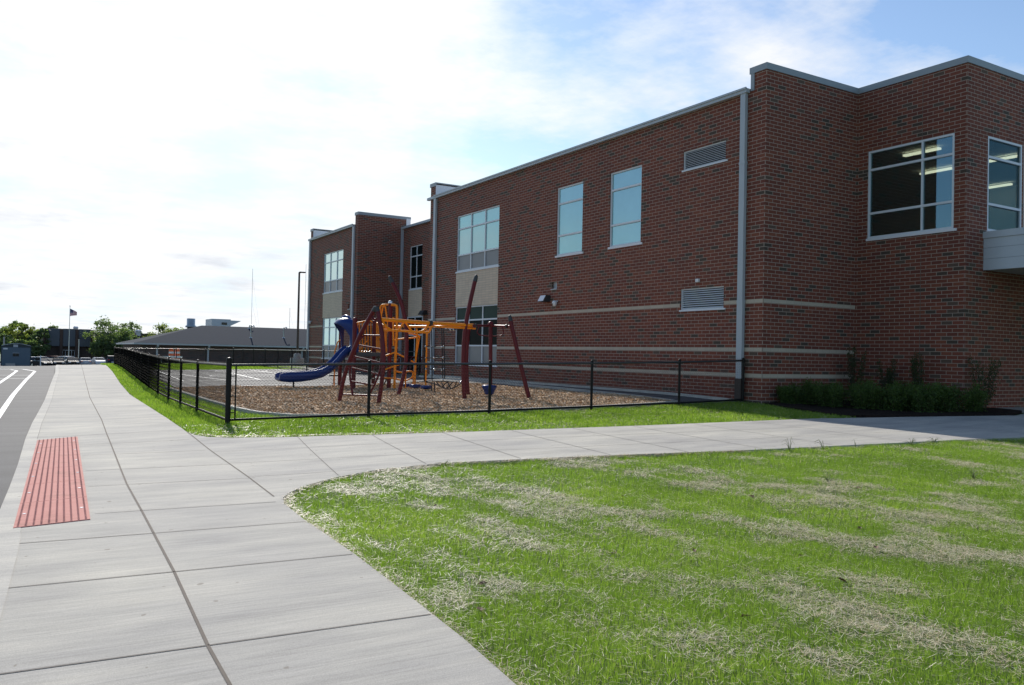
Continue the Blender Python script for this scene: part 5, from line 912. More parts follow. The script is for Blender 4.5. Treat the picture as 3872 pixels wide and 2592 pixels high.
def flag():
    x, y = 11.29, 195.; zg = gz(x, y); t = thing('flagpole', 'tall flagpole with a stars and stripes flag before the brown building', 'flagpole', (x, y, zg))
    m = MB(); m.tube([(x, y, zg), (x, y, 9.75)], .09, 10, r1=.05); m.build('pole', MAT['steel_pole'], t); m = MB(); m.ball((x, y, 9.83), .11); m.build('finial', MAT['steel_pole'], t)
    fl = thing('flag', 'stars and stripes flag blowing to the right at the pole top', 'flag', (x+.06, y, 9.3))
    nx, ny = 20, 13; W_, H_ = 1.75, 1.55
    def fp(u, v):  # blown and drooping to the lower right
        dr = u**1.1*1.05; ht = H_*(1-.55*u); z = 9.3-v*ht-dr*.62; return (x+.06+u*W_*.72, y+.12*math.sin(u*7+v*2), z)
    for nm, mt, sel in (('stripes_white', 'sign_white', lambda i, j: not (i < 8 and j < 7) and j % 2 == 1), ('stripes_red', 'flag_red', lambda i, j: not (i < 8 and j < 7) and j % 2 == 0), ('canton', 'flag_blue', lambda i, j: i < 8 and j < 7)):
        mm = MB()
        for i in range(nx):
            for j in range(ny):
                if sel(i, j): mm.add([fp((i+a)/nx, (j+b)/ny) for a, b in ((0, 0), (1, 0), (1, 1), (0, 1))], [(0, 1, 2, 3)])
        o = mm.build(nm, MAT[mt], fl); s = o.modifiers.new('cloth', 'SOLIDIFY'); s.thickness = .01
    mm = MB()
    for r_ in range(4):
        for c in range(5):
            p = Vector(fp((.6+c*1.6)/nx, (.9+r_*1.6)/ny))+Vector((0, -.03, 0)); q = .035
            pts = [(p.x+(q if k % 2 == 0 else q*.4)*math.sin(k*math.pi/5), p.y, p.z+(q if k % 2 == 0 else q*.4)*math.cos(k*math.pi/5)) for k in range(10)]
            mm.add(pts, [tuple(range(9, -1, -1))])
    mm.build('stars', MAT['sign_white'], fl)
simple('flag_red', (.5, .03, .05), .7); simple('flag_blue', (.02, .025, .12), .7)
flag()
def lamp():
    x, y = 20.02, 66.; zg = gz(x, y); t = thing('light_pole', 'tall single arm light pole on a concrete base beyond the court fence', 'light pole', (x, y, zg))
    m = MB(); m.lathe((x, y, zg-.1), [(.55, 0), (.55, .65), (.5, .7)], 18); m.lathe((x, y, zg+.6), [(.3, 0), (.28, .32), (.1, .36)], 14); m.build('base', MAT['concrete_base'], t)
    m = MB(); m.tube([(x, y, zg+.9), (x, y, 7.85)], .10, 12, r1=.075); m.build('pole', MAT['bronze'], t); m = MB(); m.obox((x+.22, y-.05, 7.88), (1, 0, 0), (0, 1, 0), .24, .15, .045); m.tube([(x, y, 7.82), (x+.15, y, 7.86)], .04); m.build('lamp_head', MAT['bronze'], t, bevel=.01)
simple('bronze', (.06, .05, .045), .45, .3)
lamp()
x, y = 12.1, 180.; t = thing('light_pole', 'thin pole standing right of the flagpole before the brown building', 'light pole', (x, y, gz(x, y))); m = MB(); m.tube([(x, y, gz(x, y)), (x, y, 3.0)], .07, 8); m.build('pole', MAT['steel_pole'], t); m = MB(); m.obox((x+.1, y, 3.02), (1, 0, 0), (0, 1, 0), .35, .15, .07); m.build('lamp_head', MAT['black_paint'], t)
x, y = -.14, 140.; t = thing('utility_post', 'short pale post standing behind the shed roof', 'post', (x, y, gz(x, y))); m = MB(); m.tube([(x, y, gz(x, y)), (x, y, 2.55)], .10, 8); m.ball((x, y, 2.58), .11); m.build('pole', MAT['concrete_base'], t)
for i, (x, z0, z1, lb) in enumerate(((173.3, 0, 68.4, 'hair thin radio mast far behind the hip roof, left of the light pole'), (218., 0, 75.4, 'hair thin radio mast far away, just left of the school corner'), (205., 0, 37.4, 'shortest hair thin radio mast, between the light pole and the mast left of it'))):
    m = MB(); m.tube([(x, 700, -5), (x, 700, z1)], .14, 6)
    for k in range(3): m.tube([(x, 700, z1*.3*(k+1)), (x+12, 706, -5)], .03, 4, caps=False)
    m.build('radio_mast', MAT['mast'] if 'mast' in MAT else simple('mast', (.4, .36, .36), .6), org=(x, 700, 0), label=lb, cat='mast', group='radio masts on the horizon')
# orange barrels by the low building
for x, y, lb in ((14.38, 90, 'orange and white barrel by the low brick wall, left of its pair'), (15.03, 90.3, 'orange and white barrel by the low brick wall, right of its pair')):
    zg = gz(x, y); t = thing('traffic_barrel', lb, 'barrel', (x, y, zg), 'orange traffic barrels'); z = zg; k = 0
    for a, b, mt in ((0, .25, 'rubber'), (.25, .5, 'orange_plastic'), (.5, .72, 'sign_white'), (.72, .95, 'orange_plastic'), (.95, 1.15, 'sign_white'), (1.15, 1.38, 'orange_plastic'), (1.38, 1.5, 'orange_plastic')):
        m = MB(); r0 = .3-.06*a; r1_ = .3-.06*b; m.lathe((x, y, z+a*1.0), [(r0, 0), (r1_*(1 if b < 1.45 else .5), (b-a))], 14); m.build('band' if mt != 'rubber' else 'base', MAT[mt], t)
x, y = 14.2, 89.0; zg = gz(x, y); t = thing('barricade', 'low white board barricade standing beside the orange barrels', 'barricade', (x, y, zg))
m = MB(); m.box(13.1, 15.3, y, y+.04, 2.2-1.55, 2.2-1.43); m.build('board', MAT['sign_white'], t); m = MB()
for a in (13.3, 15.1): m.box(a, a+.06, y+.041, y+.09, zg, .66)
m.build('leg', MAT['sign_white'], t)
# ---- cars
def carpaint(name, col, metal=.3):
    m, nt, b = newmat(name); b.inputs['Base Color'].default_value = (*col, 1); b.inputs['Roughness'].default_value = .6; b.inputs['Metallic'].default_value = 0.; b.inputs['Specular IOR Level'].default_value = .08
for n_, c_ in (('white', (.75, .75, .75)), ('silver', (.42, .43, .45)), ('black', (.01, .01, .012)), ('tan', (.34, .30, .25)), ('navy', (.02, .025, .045)), ('maroon', (.12, .02, .02)), ('grey', (.13, .13, .14))): carpaint('paint_'+n_, c_)
simple('tail_red', (.4, .01, .01), .3); simple('head_clear', (.7, .7, .68), .15)
CAR = {'sedan': (4.7, 1.8, 1.44, [(-2.35, .35), (-2.33, .75), (-2.2, .92), (-1.55, .98), (-.75, 1.0), (1.15, .98), (1.2, .96), (2.05, .82), (2.3, .66), (2.36, .4), (2.3, .22), (-2.3, .22)], [(-1.75, .97), (-1.0, 1.40), (-.4, 1.44), (.35, 1.42), (1.25, .96)]),
       'suv': (4.6, 1.88, 1.74, [(-2.28, .38), (-2.32, .85), (-2.25, 1.08), (1.1, 1.08), (1.3, 1.05), (2.1, .95), (2.28, .78), (2.32, .42), (2.26, .26), (-2.24, .26)], [(-2.2, 1.07), (-1.95, 1.66), (-1.2, 1.74), (.2, 1.72), (1.15, 1.06)])}
def car(kind, paint, x, y, rot, label):
    L, Wd, Ht, prof, cab = CAR[kind]; z0 = gz(x, y); t = thing('parked_car', label, 'car', (x, y, z0), 'cars in the far parking lot'); c, s = math.cos(rot), math.sin(rot)
    def T(u, v, w): return (x+u*c-v*s, y+u*s+v*c, z0+w)
    def ext(pr, hw, tuck, mi, m):
        n = len(pr); vs = []; zm = min(p[1] for p in pr); zM = max(p[1] for p in pr)
        for sg in (-1, 1): vs += [T(u*(1-.0), sg*(hw-tuck*(w-zm)/(zM-zm)), w) for u, w in pr]
        m.add(vs, [tuple(range(n)), tuple(range(2*n-1, n-1, -1))]+[(i, (i+1) % n, n+(i+1) % n, n+i)[::-1] for i in range(n)], mi)
    m = MB(); ext(prof, Wd/2, .06, 0, m); b = m.build('body', MAT['paint_'+paint], t, bevel=.05)
    m = MB(); roof = [cab[1], cab[2], cab[3]]; rp = [(u*.97, w+.0) for u, w in roof]; ext([rp[0], rp[1], rp[2], (rp[2][0], rp[2][1]-.06), (rp[0][0], rp[0][1]-.06)], Wd/2-.17, .0, 0, m)
    for u0, w0, u1, w1 in ((cab[0][0], cab[0][1], cab[1][0], cab[1][1]), (cab[-1][0], cab[-1][1], cab[-2][0], cab[-2][1]), (-.15, 1.0, -.15, cab[2][1])):
        for sg in (-1, 1): m.tube([T(u0, sg*(Wd/2-.07), w0), T(u1, sg*(Wd/2-.19), w1-.03)], .035, 6)
    m.build('roof', MAT['paint_'+paint], t, bevel=.03)
    m = MB(); ext([(u*.985, w-.035) for u, w in cab], Wd/2-.09, .12, 0, m); m.build('window_glass', MAT['glass_dark'], t)
    for u in (-L*.3, L*.305):
        for sg in (-1, 1):
            m = MB(); a, b_ = T(u, sg*(Wd/2-.2), .33), T(u, sg*(Wd/2+.01), .33); m.tube([a, b_], .33, 16); w = m.build('wheel', MAT['rubber'], t); m = MB(); a, b_ = T(u, sg*(Wd/2-.1), .33), T(u, sg*(Wd/2+.025), .33); m.tube([a, b_], .2, 12); m.build('rim', MAT['steel_pole'], w)
    for sg in (-1, 1):
        m = MB(); p = T(L/2-.12, sg*(Wd/2-.3), .68 if kind == 'sedan' else .82); m.obox(p, (c, s, 0), (-s, c, 0), .12, .2, .07); m.build('headlight', MAT['head_clear'], t, bevel=.03)
        m = MB(); p = T(-L/2+.08, sg*(Wd/2-.24), .8 if kind == 'sedan' else .98); m.obox(p, (c, s, 0), (-s, c, 0), .08, .16, .09); m.build('taillight', MAT['tail_red'], t, bevel=.03)
    m = MB(); m.obox(T(-L/2-.0, 0, .6), (c, s, 0), (-s, c, 0), .02, .25, .07); m.build('number_plate', MAT['sign_white'], t)
Q = math.pi/2
for a in (('suv', 'white', 3.9, 172, -Q+.05, 'white car half hidden behind the right edge of the shed'), ('suv', 'silver', 6.1, 180, -Q+.5, 'silver car at the back, just right of the shed'), ('sedan', 'black', 5.5, 165, -Q+.45, 'black car with a bright bonnet, nearest to the shed'), ('sedan', 'grey', 6.9, 171, -Q+.5, 'dark grey car beside the black car near the shed'),
          ('sedan', 'black', 8.0, 165, -Q, 'dark car with bright windscreen, left end of the middle row'), ('suv', 'maroon', 9.0, 186, -Q+.9, 'dark red car at the back below the flagpole'), ('suv', 'white', 10.3, 176, -Q+.6, 'white car with roof rails behind the tan car'), ('sedan', 'tan', 10.9, 170, .25, 'tan car seen from the side in the middle row'), ('sedan', 'black', 10.1, 163, -Q, 'black car in front of the tan car'),
          ('sedan', 'silver', 12.15, 165, Q, 'silver car standing alone, showing its tail lights'), ('sedan', 'white', 14.3, 165, -Q+.12, 'white car between the silver car and the dark blue one'), ('suv', 'navy', 16.2, 163, Q, 'dark blue car at the end of the row, by the fence')): car(*a)
x, y = 5.0, 158.; t = thing('gate_sign', 'small black notice board on pale posts right of the shed', 'notice board', (x, y, gz(x, y))); m = MB(); m.box(4.3, 5.0, y, y+.06, -.9, -.5); m.build('board', MAT['black_paint'], t); m = MB(); m.box(5.0, 5.14, y, y+.12, gz(x, y), -.1); m.build('post', MAT['sign_white'], t)
# bicycle rack in the recess of the school
t = thing('bike_rack', 'maroon hoops of a bicycle rack in the recess of the school wall', 'bicycle rack', (18.6, 41.5, gz(18.6, 41.5)))
for k in range(6):
    yy = 39.6+k*.75; g_ = gz(18.6, yy); m = MB(); m.tube([(18.3, yy, g_), (18.3, yy, g_+.75), (18.4, yy, g_+.88), (18.8, yy, g_+.88), (18.9, yy, g_+.75), (18.9, yy, g_)], .035, 8); m.build('hoop', MAT['maroon'], t)
m = MB(); m.tube([(18.3, 39.5, gz(18.6, 40)+.06), (18.3, 43.5, gz(18.6, 43)+.06)], .03); m.tube([(18.9, 39.5, gz(18.6, 40)+.06), (18.9, 43.5, gz(18.6, 43)+.06)], .03); m.build('rail', MAT['maroon'], t)
# ---------------------------------------------------------------- trees and shrubs
rng = np.random.default_rng(7)
def quads(P, size, up_bias=.0, asp=.6, rg=rng):
    """one leaf-sized face at every point, turned at random"""
    n = len(P); a = rg.normal(size=(n, 3)); a[:, 2] *= (1-up_bias); a /= np.linalg.norm(a, axis=1, keepdims=True)
    b = rg.normal(size=(n, 3)); b -= a*(a*b).sum(1, keepdims=True); b /= np.linalg.norm(b, axis=1, keepdims=True)
    s = np.asarray(size).reshape(-1, 1)*rg.uniform(.6, 1.3, (n, 1))
    V = np.stack([P-a*s*.5, P+b*s*asp*.5, P+a*s*.5, P-b*s*asp*.5], 1).reshape(-1, 3); F = np.arange(4*n).reshape(-1, 4); return V, F
def tree(x, y, z0, h, w, label, mat='tree_leaf', leaf=.42, n=2600, seed=1, airy=0., base=.25, shape=1.):
    rg = np.random.default_rng(seed); t = thing('tree', label, 'tree', (x, y, z0), 'trees along the far edge of the parking lot')
    m = MB(); m.tube([(x, y, z0-.3), (x+.1, y, z0+h*.35), (x-.05, y, z0+h*.75)], .03*h, 8, r1=.01*h)
    for k in range(7): a = rg.uniform(0, 6.28); zz = z0+h*rg.uniform(.25, .55); m.tube([(x, y, zz), (x+math.cos(a)*w*.2, y+math.sin(a)*w*.2, zz+h*.12), (x+math.cos(a)*w*.38, y+math.sin(a)*w*.38, zz+h*.3)], .012*h, 6, r1=.004*h)
    m.build('trunk', MAT['wood_bark'], t)
    K = 46; cc = []; cs = []
    while len(cc) < K:
        q = rg.uniform(-1, 1, 3)
        if (q**2).sum() > 1: continue
        zf = (q[2]+1)/2; rr = .5*w*(1-.35*abs(zf-.4)*shape)
        cc.append((x+q[0]*rr*1.05, y+q[1]*rr, z0+h*(base+(1-base)*(zf*.9+.04)))); cs.append(rg.uniform(.10, .19)*w*(1-.35*zf))
    cc = np.array(cc); cs = np.array(cs); tn = rg.uniform(.0, .75, K)
    i = rg.integers(0, K, n); d = rg.normal(size=(n, 3)); d /= np.linalg.norm(d, axis=1, keepdims=True); r = rg.uniform(0, 1, n)**(.45-airy*.2)
    P = cc[i]+d*(cs[i]*r)[:, None]*np.array([1, 1, .75]); ex = rg.random(n) < .05+airy*.2; P[ex] += rg.normal(size=(ex.sum(), 3))*w*.05
    P = P[P[:, 2] > z0+h*base*.5]
    V, F = quads(P, leaf, asp=.75, rg=rg); tone = np.repeat(np.clip(tn[i[:len(P)]]+rg.normal(0, .18, len(P)), 0, 1), 4)
    np_mesh('crown', V, F, MAT[mat], parent=t, attr=tone)
zb = lambda x, y: gz(x, y)
for a in ((-2.2, 236, 8.9, 6.0, 'dark tree at the left edge, behind the shed', 'tree_leaf', 11), (2.1, 243, 10.4, 4.4, 'pale airy treetop showing above the yellowish tree', 'tree_leaf', 12), (1.6, 232, 9.2, 5.6, 'yellowish green tree behind the shed roof', 'tree_leaf_yellow', 13), (4.9, 234, 9.3, 5.0, 'yellowish green tree just right of the shed, before the brown building', 'tree_leaf_yellow', 14), (7.0, 229, 8.6, 3.6, 'dark tree against the left end of the brown building', 'tree_leaf', 15),
          (-.3, 227, 6.6, 5.0, 'low dense tree hiding the foot of the tree line behind the shed', 'tree_leaf', 31), (3.4, 226, 6.0, 5.0, 'low dark tree whose crown reaches the ground right of the shed', 'tree_leaf', 32), (6.2, 225, 5.6, 3.4, 'low bushy tree in front of the left end of the brown building', 'tree_leaf', 33), (20.3, 223, 6.0, 4.6, 'low dense tree under the left side of the largest tree', 'tree_leaf', 34), (23.9, 222, 5.6, 4.6, 'low dense tree under the right side of the largest tree', 'tree_leaf', 35),
          (10.9, 250, 9.4, 5.5, 'tree whose top shows above the grey panels of the brown building', 'tree_leaf', 16), (22.0, 226, 10.7, 8.4, 'largest tree, broad and airy, right of the brown building', 'tree_leaf', 17), (25.8, 224, 7.4, 4.4, 'lower tree leaning out to the right of the largest tree', 'tree_leaf', 18), (30.6, 262, 11.3, 6.2, 'round topped tree farthest away, behind the brown wing', 'tree_leaf', 19), (35.4, 236, 10.0, 7.0, 'tree with upswept boughs directly behind the hip of the low roof', 'tree_leaf_yellow', 20), (40.2, 240, 9.4, 6.0, 'last tree on the right, its top peeping over the sloping roof', 'tree_leaf_yellow', 21), (31.5, 232, 7.6, 4.0, 'small tree between the round topped tree and the low roof', 'tree_leaf_yellow', 22), (-7, 238, 10.5, 7., 'tree beyond the left edge of the picture', 'tree_leaf', 23)):
    x, y, h, w, lb, mt, sd = a
    if sd == 23: continue
    tree(x, y, zb(x, y), h*1.03, w*1.3, lb, mt, .42, 4200, sd, .9 if sd in (12, 17, 20) else .3, .12)
def shrub(x, y, h, w, label, seed, mat='shrub_leaf', n=3800, leaf=.058, group='shrubs in the mulch bed', tall=False):
    rg = np.random.default_rng(seed); z0 = gz(x, y)+.02; t = thing('tall_shrub' if tall else 'shrub', label, 'shrub', (x, y, z0), group)
    ns = 14 if not tall else 7; m = MB(); P = []; tn = []
    for k in range(ns):
        a = rg.uniform(0, 6.28); r = w*.5*math.sqrt(rg.uniform(.05, 1)); hh = h*rg.uniform(.7, 1.0)*(1-.25*(r/(w*.5))**2 if not tall else 1)
        tip = Vector((x+math.cos(a)*r, y+math.sin(a)*r, z0+hh)); mid = Vector((x+math.cos(a)*r*.6, y+math.sin(a)*r*.6, z0+hh*.5)); m.tube([(x+math.cos(a)*.03, y+math.sin(a)*.03, z0), mid, tip], .008, 4, r1=.003)
        q = int(n/ns); u = rg.uniform(.1 if not tall else .22, 1, q); A = np.array(mid)[None]*0; base = np.array((x+math.cos(a)*.03, y+math.sin(a)*.03, z0)); md = np.array(mid); tp = np.array(tip)
        C_ = np.where(u[:, None] < .5, base+(md-base)*(u[:, None]*2), md+(tp-md)*(u[:, None]*2-1)); sp = (w*.17 if not tall else w*.16)*(1.15-u*.7)
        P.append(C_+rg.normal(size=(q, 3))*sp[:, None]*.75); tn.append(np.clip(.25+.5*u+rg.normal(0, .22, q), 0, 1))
    m.build('stem', MAT['wood_bark'], t); P = np.concatenate(P); tn = np.concatenate(tn); P[:, 2] = np.maximum(P[:, 2], z0+.02)
    P[:, 0] = np.minimum(P[:, 0], 21.87) if y > Y3 and x < 22 else P[:, 0]; P[:, 1] = np.minimum(P[:, 1], 16.1 if x < 21.9 else 12.7)
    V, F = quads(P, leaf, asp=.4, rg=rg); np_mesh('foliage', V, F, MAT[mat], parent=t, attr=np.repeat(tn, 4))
for i, (x, y, h, w, lb) in enumerate(((18.9, 15.45, .68, .75, 'bushy green shrub nearest the fence end, leftmost of the row'), (19.05, 14.7, .66, .85, 'bushy green shrub second from the left in the front row'), (19.4, 13.95, .70, .9, 'bushy green shrub third from the left in the front row'), (19.7, 13.35, .68, .9, 'bushy green shrub in the middle of the front row'), (19.95, 12.65, .74, .85, 'roundest green shrub of the front row, closest to the walk'), (20.75, 12.45, .70, .85, 'bushy green shrub third from the right in the front row'), (21.4, 12.25, .70, .75, 'bushy green shrub second from the right, before the brick corner'),
                                  (18.55, 15.7, .55, .6, 'small green shrub at the left tip of the mulch bed'), (20.3, 13.35, .68, .85, 'green shrub wedged between the front row and the rear row'), (21.1, 13.1, .7, .85, 'green shrub in the rear row near the outer brick corner'), (19.9, 15.6, .6, .75, 'green shrub behind the front row, close to the stone banded wall'), (20.6, 14.9, .66, .8, 'green shrub in the rear row below the inner brick corner'), (20.9, 13.9, .68, .8, 'green shrub in the rear row in front of the big window wall'))): shrub(x, y, h*1.08, w*1.08, lb, 40+i)
for i, (x, y, h, w, lb) in enumerate(((21.15, 15.55, 1.75, .6, 'tallest slender dark shrub in the inner corner of the brick wall'), (21.45, 14.65, 1.35, .65, 'slender dark shrub second from the left against the brick wall'), (21.45, 13.75, 1.55, .6, 'slender dark shrub below the large corner window'), (22.15, 12.35, 1.55, .75, 'slender dark shrub at the outer brick corner, rightmost of all'))): shrub(x, y, h, w, lb, 60+i, 'shrub_dark', 1500, .06, 'slender shrubs against the wall', True)
# ---------------------------------------------------------------- lawn: blades, straw, fallen leaves
LAWN = LEDGE+[(1.5, -3), (30, -3), (30, 9.5), (22, 7.45)]
MID = [(3.12, 19.7), (2.97, 17.2), (2.9, 16.2), (2.93, 15.65), (3.08, 15.2), (3.4, 14.9), (4.18, 14.5), (5.6, 14.15), (7.7, 13.8), (11.7, 13.4), (16., 12.95), (17.4, 12.7), (17.35, 13.1), (17.45, 14.5), (17.9, 16.0), (17.9, 16.85), (15.6, 17.4), (9.5, 17.3), (6.25, 17.45), (5.35, 18.0), (5.0, 19.3), (4.85, 21.2), (5.2, 31.9), (6.7, 51.5), (16.4, 52.4), (16.4, 90), (6.7, 88), (5.95, 63), (4.95, 49), (4.02, 37), (3.45, 28.8), (3.25, 23.3)]
def scatter(poly, x0, x1, y0, y1, dens_):
    n = int((x1-x0)*(y1-y0)*dens_); x = rng.uniform(x0, x1, n); y = rng.uniform(y0, y1, n); k = inpoly(x, y, poly)
    a = np.arctan2(x, y)-YAW; k &= (np.abs(a) < .625)      # only what the photo could see, and a step to either side of it
    return x[k], y[k]
def blades():
    Xs = []; Ys = []; Ws = []; Hs = []
    for poly, x0, x1, y0, y1, dn_, w, h in ((LAWN, 1.8, 12, 2.4, 5.2, 10500, .0019, .036), (LAWN, 2.2, 15, 5.2, 8, 5600, .0027, .04), (LAWN, 2.4, 20, 8, 10.6, 2800, .0038, .042), (LAWN, 3, 9, .3, 2.4, 10000, .0021, .036), (LAWN, 15, 22, 3, 8, 900, .006, .045),
                                         (MID, 2.8, 18, 12.6, 18.4, 1100, .009, .055), (MID, 2.8, 5.4, 18.4, 32, 700, .012, .06), (MID, 3.4, 6, 32, 64, 260, .02, .07), (MID, 4.8, 16.5, 51, 70, 90, .04, .08)):
        if not dn_: continue
        x, y = scatter(poly, x0, x1, y0, y1, dn_); g = green(x, y) if poly is LAWN else np.clip(green(x, y)+.45, 0, 1); k = rng.random(len(x)) < (.34+.66*g); x, y, g = x[k], y[k], g[k]
        Xs.append(x); Ys.append(y); Ws.append(np.full(len(x), w)*rng.uniform(.7, 1.3, len(x))); Hs.append(h*rng.uniform(.45, 1.25, len(x))*(.42+.68*g))
    x, y, w, h = map(np.concatenate, (Xs, Ys, Ws, Hs)); n = len(x); z = np.where(y < 10.8, lawnz(x, y), GZ(x, y)-.036)-.003; h = h+.008; a = rng.uniform(0, 6.283, n); ln = h*rng.uniform(.1, .8, n); b = rng.uniform(0, 6.283, n)
    h = h+.012
    ca, sa = np.cos(a)*w/2, np.sin(a)*w/2; dx, dy = np.cos(b)*ln, np.sin(b)*ln
    V = np.stack([np.stack([x-ca, y-sa, z], -1), np.stack([x+ca, y+sa, z], -1), np.stack([x+ca*.8+dx*.35, y+sa*.8+dy*.35, z+h*.6], -1), np.stack([x-ca*.8+dx*.35, y-sa*.8+dy*.35, z+h*.6], -1), np.stack([x+dx, y+dy, z+h], -1), ], 1).reshape(-1, 3)
    i = np.arange(n)*5; F = np.concatenate([np.stack([i, i+1, i+2], -1), np.stack([i, i+2, i+3], -1), np.stack([i+3, i+2, i+4], -1)])
    tone = np.repeat(np.clip(rng.normal(.38, .17, n)+.35*(fbm(x*.9, y*.9, 2, 21)-.5), 0, 1)**1.0, 5)
    np_mesh('grass', V, F, MAT['grass_blade'], attr=tone, kind='stuff', label='short new grass growing through straw beside the paths', cat='grass')
    print('blades', n)
blades()
def straws():
    Xs = []; Ys = []; Ws = []; Ls = []
    for poly, x0, x1, y0, y1, dn_, w, l in ((LAWN, 1.8, 12, 2.4, 5.2, 5600, .0021, .042), (LAWN, 2.2, 16, 5.2, 8, 3300, .0029, .047), (LAWN, 2.4, 21, 8, 10.6, 1600, .0042, .052), (LAWN, 16, 22, 3, 8, 300, .005, .06), (LAWN, 3, 9, .3, 2.4, 5500, .0022, .042), (MID, 2.8, 18, 12.6, 17.4, 130, .008, .08)):
        x, y = scatter(poly, x0, x1, y0, y1, dn_); g = green(x, y); k = rng.random(len(x)) < (.12+.88*(1-g)**1.3 if poly is LAWN else .25+.5*(1-g)); x, y = x[k], y[k]; Xs.append(x); Ys.append(y); Ws.append(w*rng.uniform(.6, 1.5, len(x))); Ls.append(l*rng.uniform(.35, 1.7, len(x)))
    # frayed ridges of straw along the edges of the paths
    for pts, cnt in ((LEDGE[2:20], 4000), ([(3.0, 15.6), (3.2, 15.15), (3.5, 14.95), (4.2, 14.6), (5.6, 14.25), (7.5, 13.9)], 1500)):
        q = dens_line(pts, .05); idx = rng.integers(0, len(q)-1, cnt); p = np.array(q)[idx]; off = np.abs(rng.normal(0, .06, cnt)); tx = np.array(q)[idx+1]-p; tx /= np.linalg.norm(tx, axis=1, keepdims=True); sgn = 1 if pts[0][0] > 5 else 1
        nx = np.stack([-tx[:, 1], tx[:, 0]], -1)*(1 if pts[0][0] > 5 else -1)
        if pts[0][0] < 5: nx = np.stack([-tx[:, 1], tx[:, 0]], -1)
        p = p+nx*(off-.01)[:, None]; Xs.append(p[:, 0]); Ys.append(p[:, 1]); d = np.hypot(p[:, 0], p[:, 1]); Ws.append(.0006*d*rng.uniform(.5, 1.2, cnt)); Ls.append(rng.uniform(.02, .09, cnt))
    ne = 5500; x, y, w, l = map(np.concatenate, (Xs, Ys, Ws, Ls)); n = len(x); z = np.where(y < 10.8, lawnz(x, y)+.008, GZ(x, y)-.02); z[n-ne:] = GZ(x[n-ne:], y[n-ne:])-.012; z[:n-ne] += .012; z = z+rng.uniform(.0, .022, n); a = rng.uniform(0, 6.283, n); el = rng.normal(0, .22, n)
    dx, dy, dz = np.cos(a)*l/2, np.sin(a)*l/2, np.sin(el)*l/2; px, py = -np.sin(a)*w/2, np.cos(a)*w/2; dz = np.minimum(np.abs(dz), .02)*np.sign(dz); th = w*.16
    V = np.stack([np.stack([x-dx-px, y-dy-py, z-dz], -1), np.stack([x+dx-px, y+dy-py, z+dz], -1), np.stack([x+dx+px, y+dy+py, z+dz], -1), np.stack([x-dx+px, y-dy+py, z-dz], -1), np.stack([x-dx, y-dy, z-dz+th], -1), np.stack([x+dx, y+dy, z+dz+th], -1)], 1).reshape(-1, 3)
    i = np.arange(n)*6; F = np.concatenate([np.stack([i, i+1, i+5, i+4], -1), np.stack([i+4, i+5, i+2, i+3], -1)]); tone = np.repeat(np.clip(np.where(np.arange(n) < n-ne, rng.normal(.55, .32, n), rng.normal(.22, .25, n)), 0, 1), 6)
    np_mesh('straw', V, F, MAT['straw'], attr=tone, kind='stuff', label='pale straw scattered in streaks over the new grass', cat='straw'); print('straws', n)
straws()
def chips():
    xs = [p[0] for p in CHIPS]; ys = [p[1] for p in CHIPS]; n = 52000; x = rng.uniform(min(xs), max(xs), n); y = rng.uniform(min(ys), max(ys), n); k = inpoly(x, y, dens(CHIPS, .3)); x, y = x[k], y[k]; n = len(x)
    z = GZ(x, y)+.045+.09*(fbm(x*2.2, y*2.2, 3)-.5)+rng.uniform(.0, .02, n); P = np.stack([x, y, z], -1); V, F = quads(P, np.full(n, .075), .6, .5); np_mesh('wood_chip_litter', V, F, MAT['chip'], attr=np.repeat(rng.uniform(0, 1, n), 4), kind='stuff', label='loose wood chips spread under the play structure', cat='wood chips')
chips()
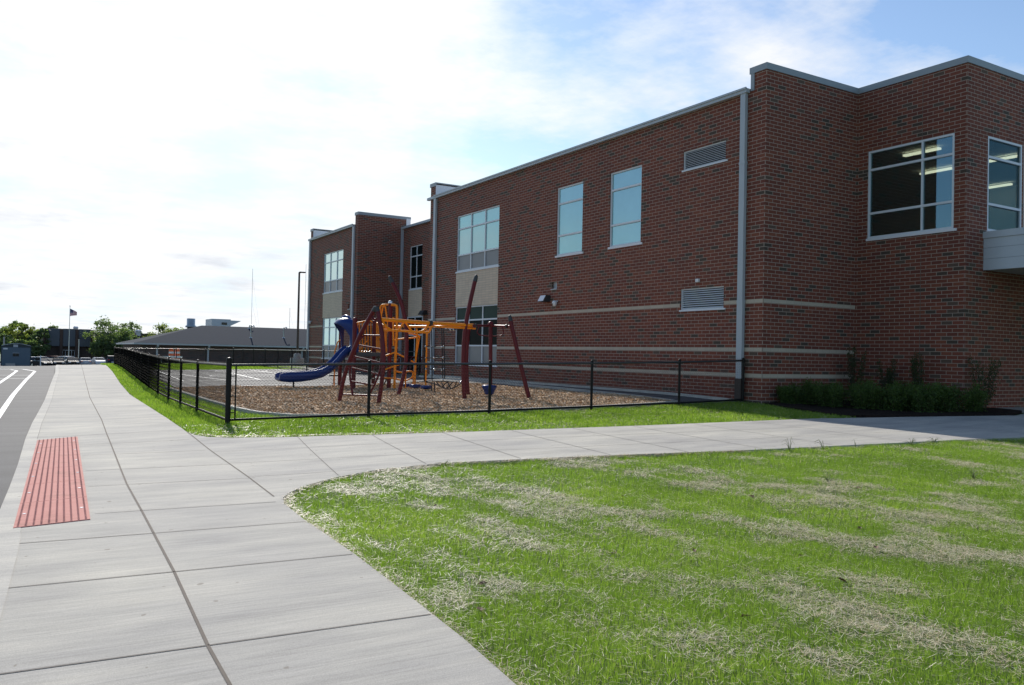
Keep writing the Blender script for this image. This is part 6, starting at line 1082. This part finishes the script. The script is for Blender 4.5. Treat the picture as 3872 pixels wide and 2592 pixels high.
# dead leaves lying on the lawn and walk
LV = [(4.3, 5.4), (4.9, 5.1), (5.6, 4.6), (6.3, 4.4), (3.4, 6.4), (3.0, 7.2), (5.1, 6.3), (6.9, 5.0), (7.4, 4.2), (2.9, 5.1), (4.0, 3.7), (5.2, 3.9), (6.0, 7.4), (7.2, 6.6), (8.8, 6.4), (9.4, 7.3), (3.9, 7.9), (2.6, 4.6)]
def leaves():
    x0, y0 = LV[0]; z = gz(x0, y0); first = None
    for i, (x, y) in enumerate(LV):
        if first is None:
            m = MB(); L = .035; pts = [(-L, 0, 0), (-L*.4, L*.5, .012), (L*.4, L*.45, .02), (L*1.1, 0, .006), (L*.4, -L*.45, .014), (-L*.4, -L*.5, .004)]; m.add(pts+[(0, 0, 0.0)], [(k, (k+1) % 6, 6) for k in range(6)]); m.add([(-L, -.001, .001), (-L*1.7, -.001, .01), (-L*1.7, .001, .01), (-L, .001, .001)], [(0, 1, 2, 3)]); first = m.build('dead_leaf', MAT['leaf_brown']); o = first
            s = o.modifiers.new('solid', 'SOLIDIFY'); s.thickness = .0008
        else: o = first.copy(); C.objects.link(o)
        o.location = (x, y, float(lawnz(np.float64(x), np.float64(y)))+.025); o.rotation_euler = (rng.uniform(-.4, .4), rng.uniform(-.5, .5), rng.uniform(0, 6.28)); k = rng.uniform(.7, 1.25); o.scale = (k, k, k)
        o['label'] = 'curled brown leaf lying on the lawn'; o['category'] = 'leaf'; o['group'] = 'dead leaves on the lawn'
simple('leaf_brown', (.16, .075, .035), .7, 0, .3, 20)
leaves()
# taller weeds at the far edge of the near lawn
def weed(x, y, h, label, seed, n=6, spread=.12, cat='weed'):
    rg = np.random.default_rng(seed); z = gz(x, y)-.03; m = MB()
    for k in range(n):
        a = rg.uniform(0, 6.28); s = rg.uniform(.3, 1)*spread; hh = h*rg.uniform(.45, 1); p = [(x, y, z), (x+math.cos(a)*s*.3, y+math.sin(a)*s*.3, z+hh*.6), (x+math.cos(a)*s*.7, y+math.sin(a)*s*.7, z+hh), (x+math.cos(a)*s*1.4, y+math.sin(a)*s*1.4, z+hh*.75)]
        m.tube(p, .0045, 5, r1=.0015)
    m.build('weed', MAT['weed'], org=(x, y, z), label=label, cat=cat, group='weeds at the lawn edge')
simple('weed', (.14, .17, .05), .6, 0, .4, 30)
for i, (x, y, h, lb, n) in enumerate(((10.95, 9.25, .26, 'tallest bent weed at the walk edge, left of the brown stub', 5), (11.65, 9.15, .17, 'thin forked weed at the walk edge', 4), (12.35, 9.05, .16, 'short upright weed stub at the walk edge', 2), (13.6, 8.85, .12, 'low tangled weeds at the walk edge, right of the stub', 12), (14.2, 8.8, .12, 'low tangled weeds farthest right on the walk edge', 12), (8.9, 6.9, .12, 'leafy yellow green weed in the middle of the lawn', 8), (10.9, 6.2, .13, 'leafy weed toward the right edge of the lawn', 9), (5.3, 10.45, .1, 'dry tuft at the lawn edge near the rounded corner', 7))): weed(x, y, h, lb, 90+i, n)
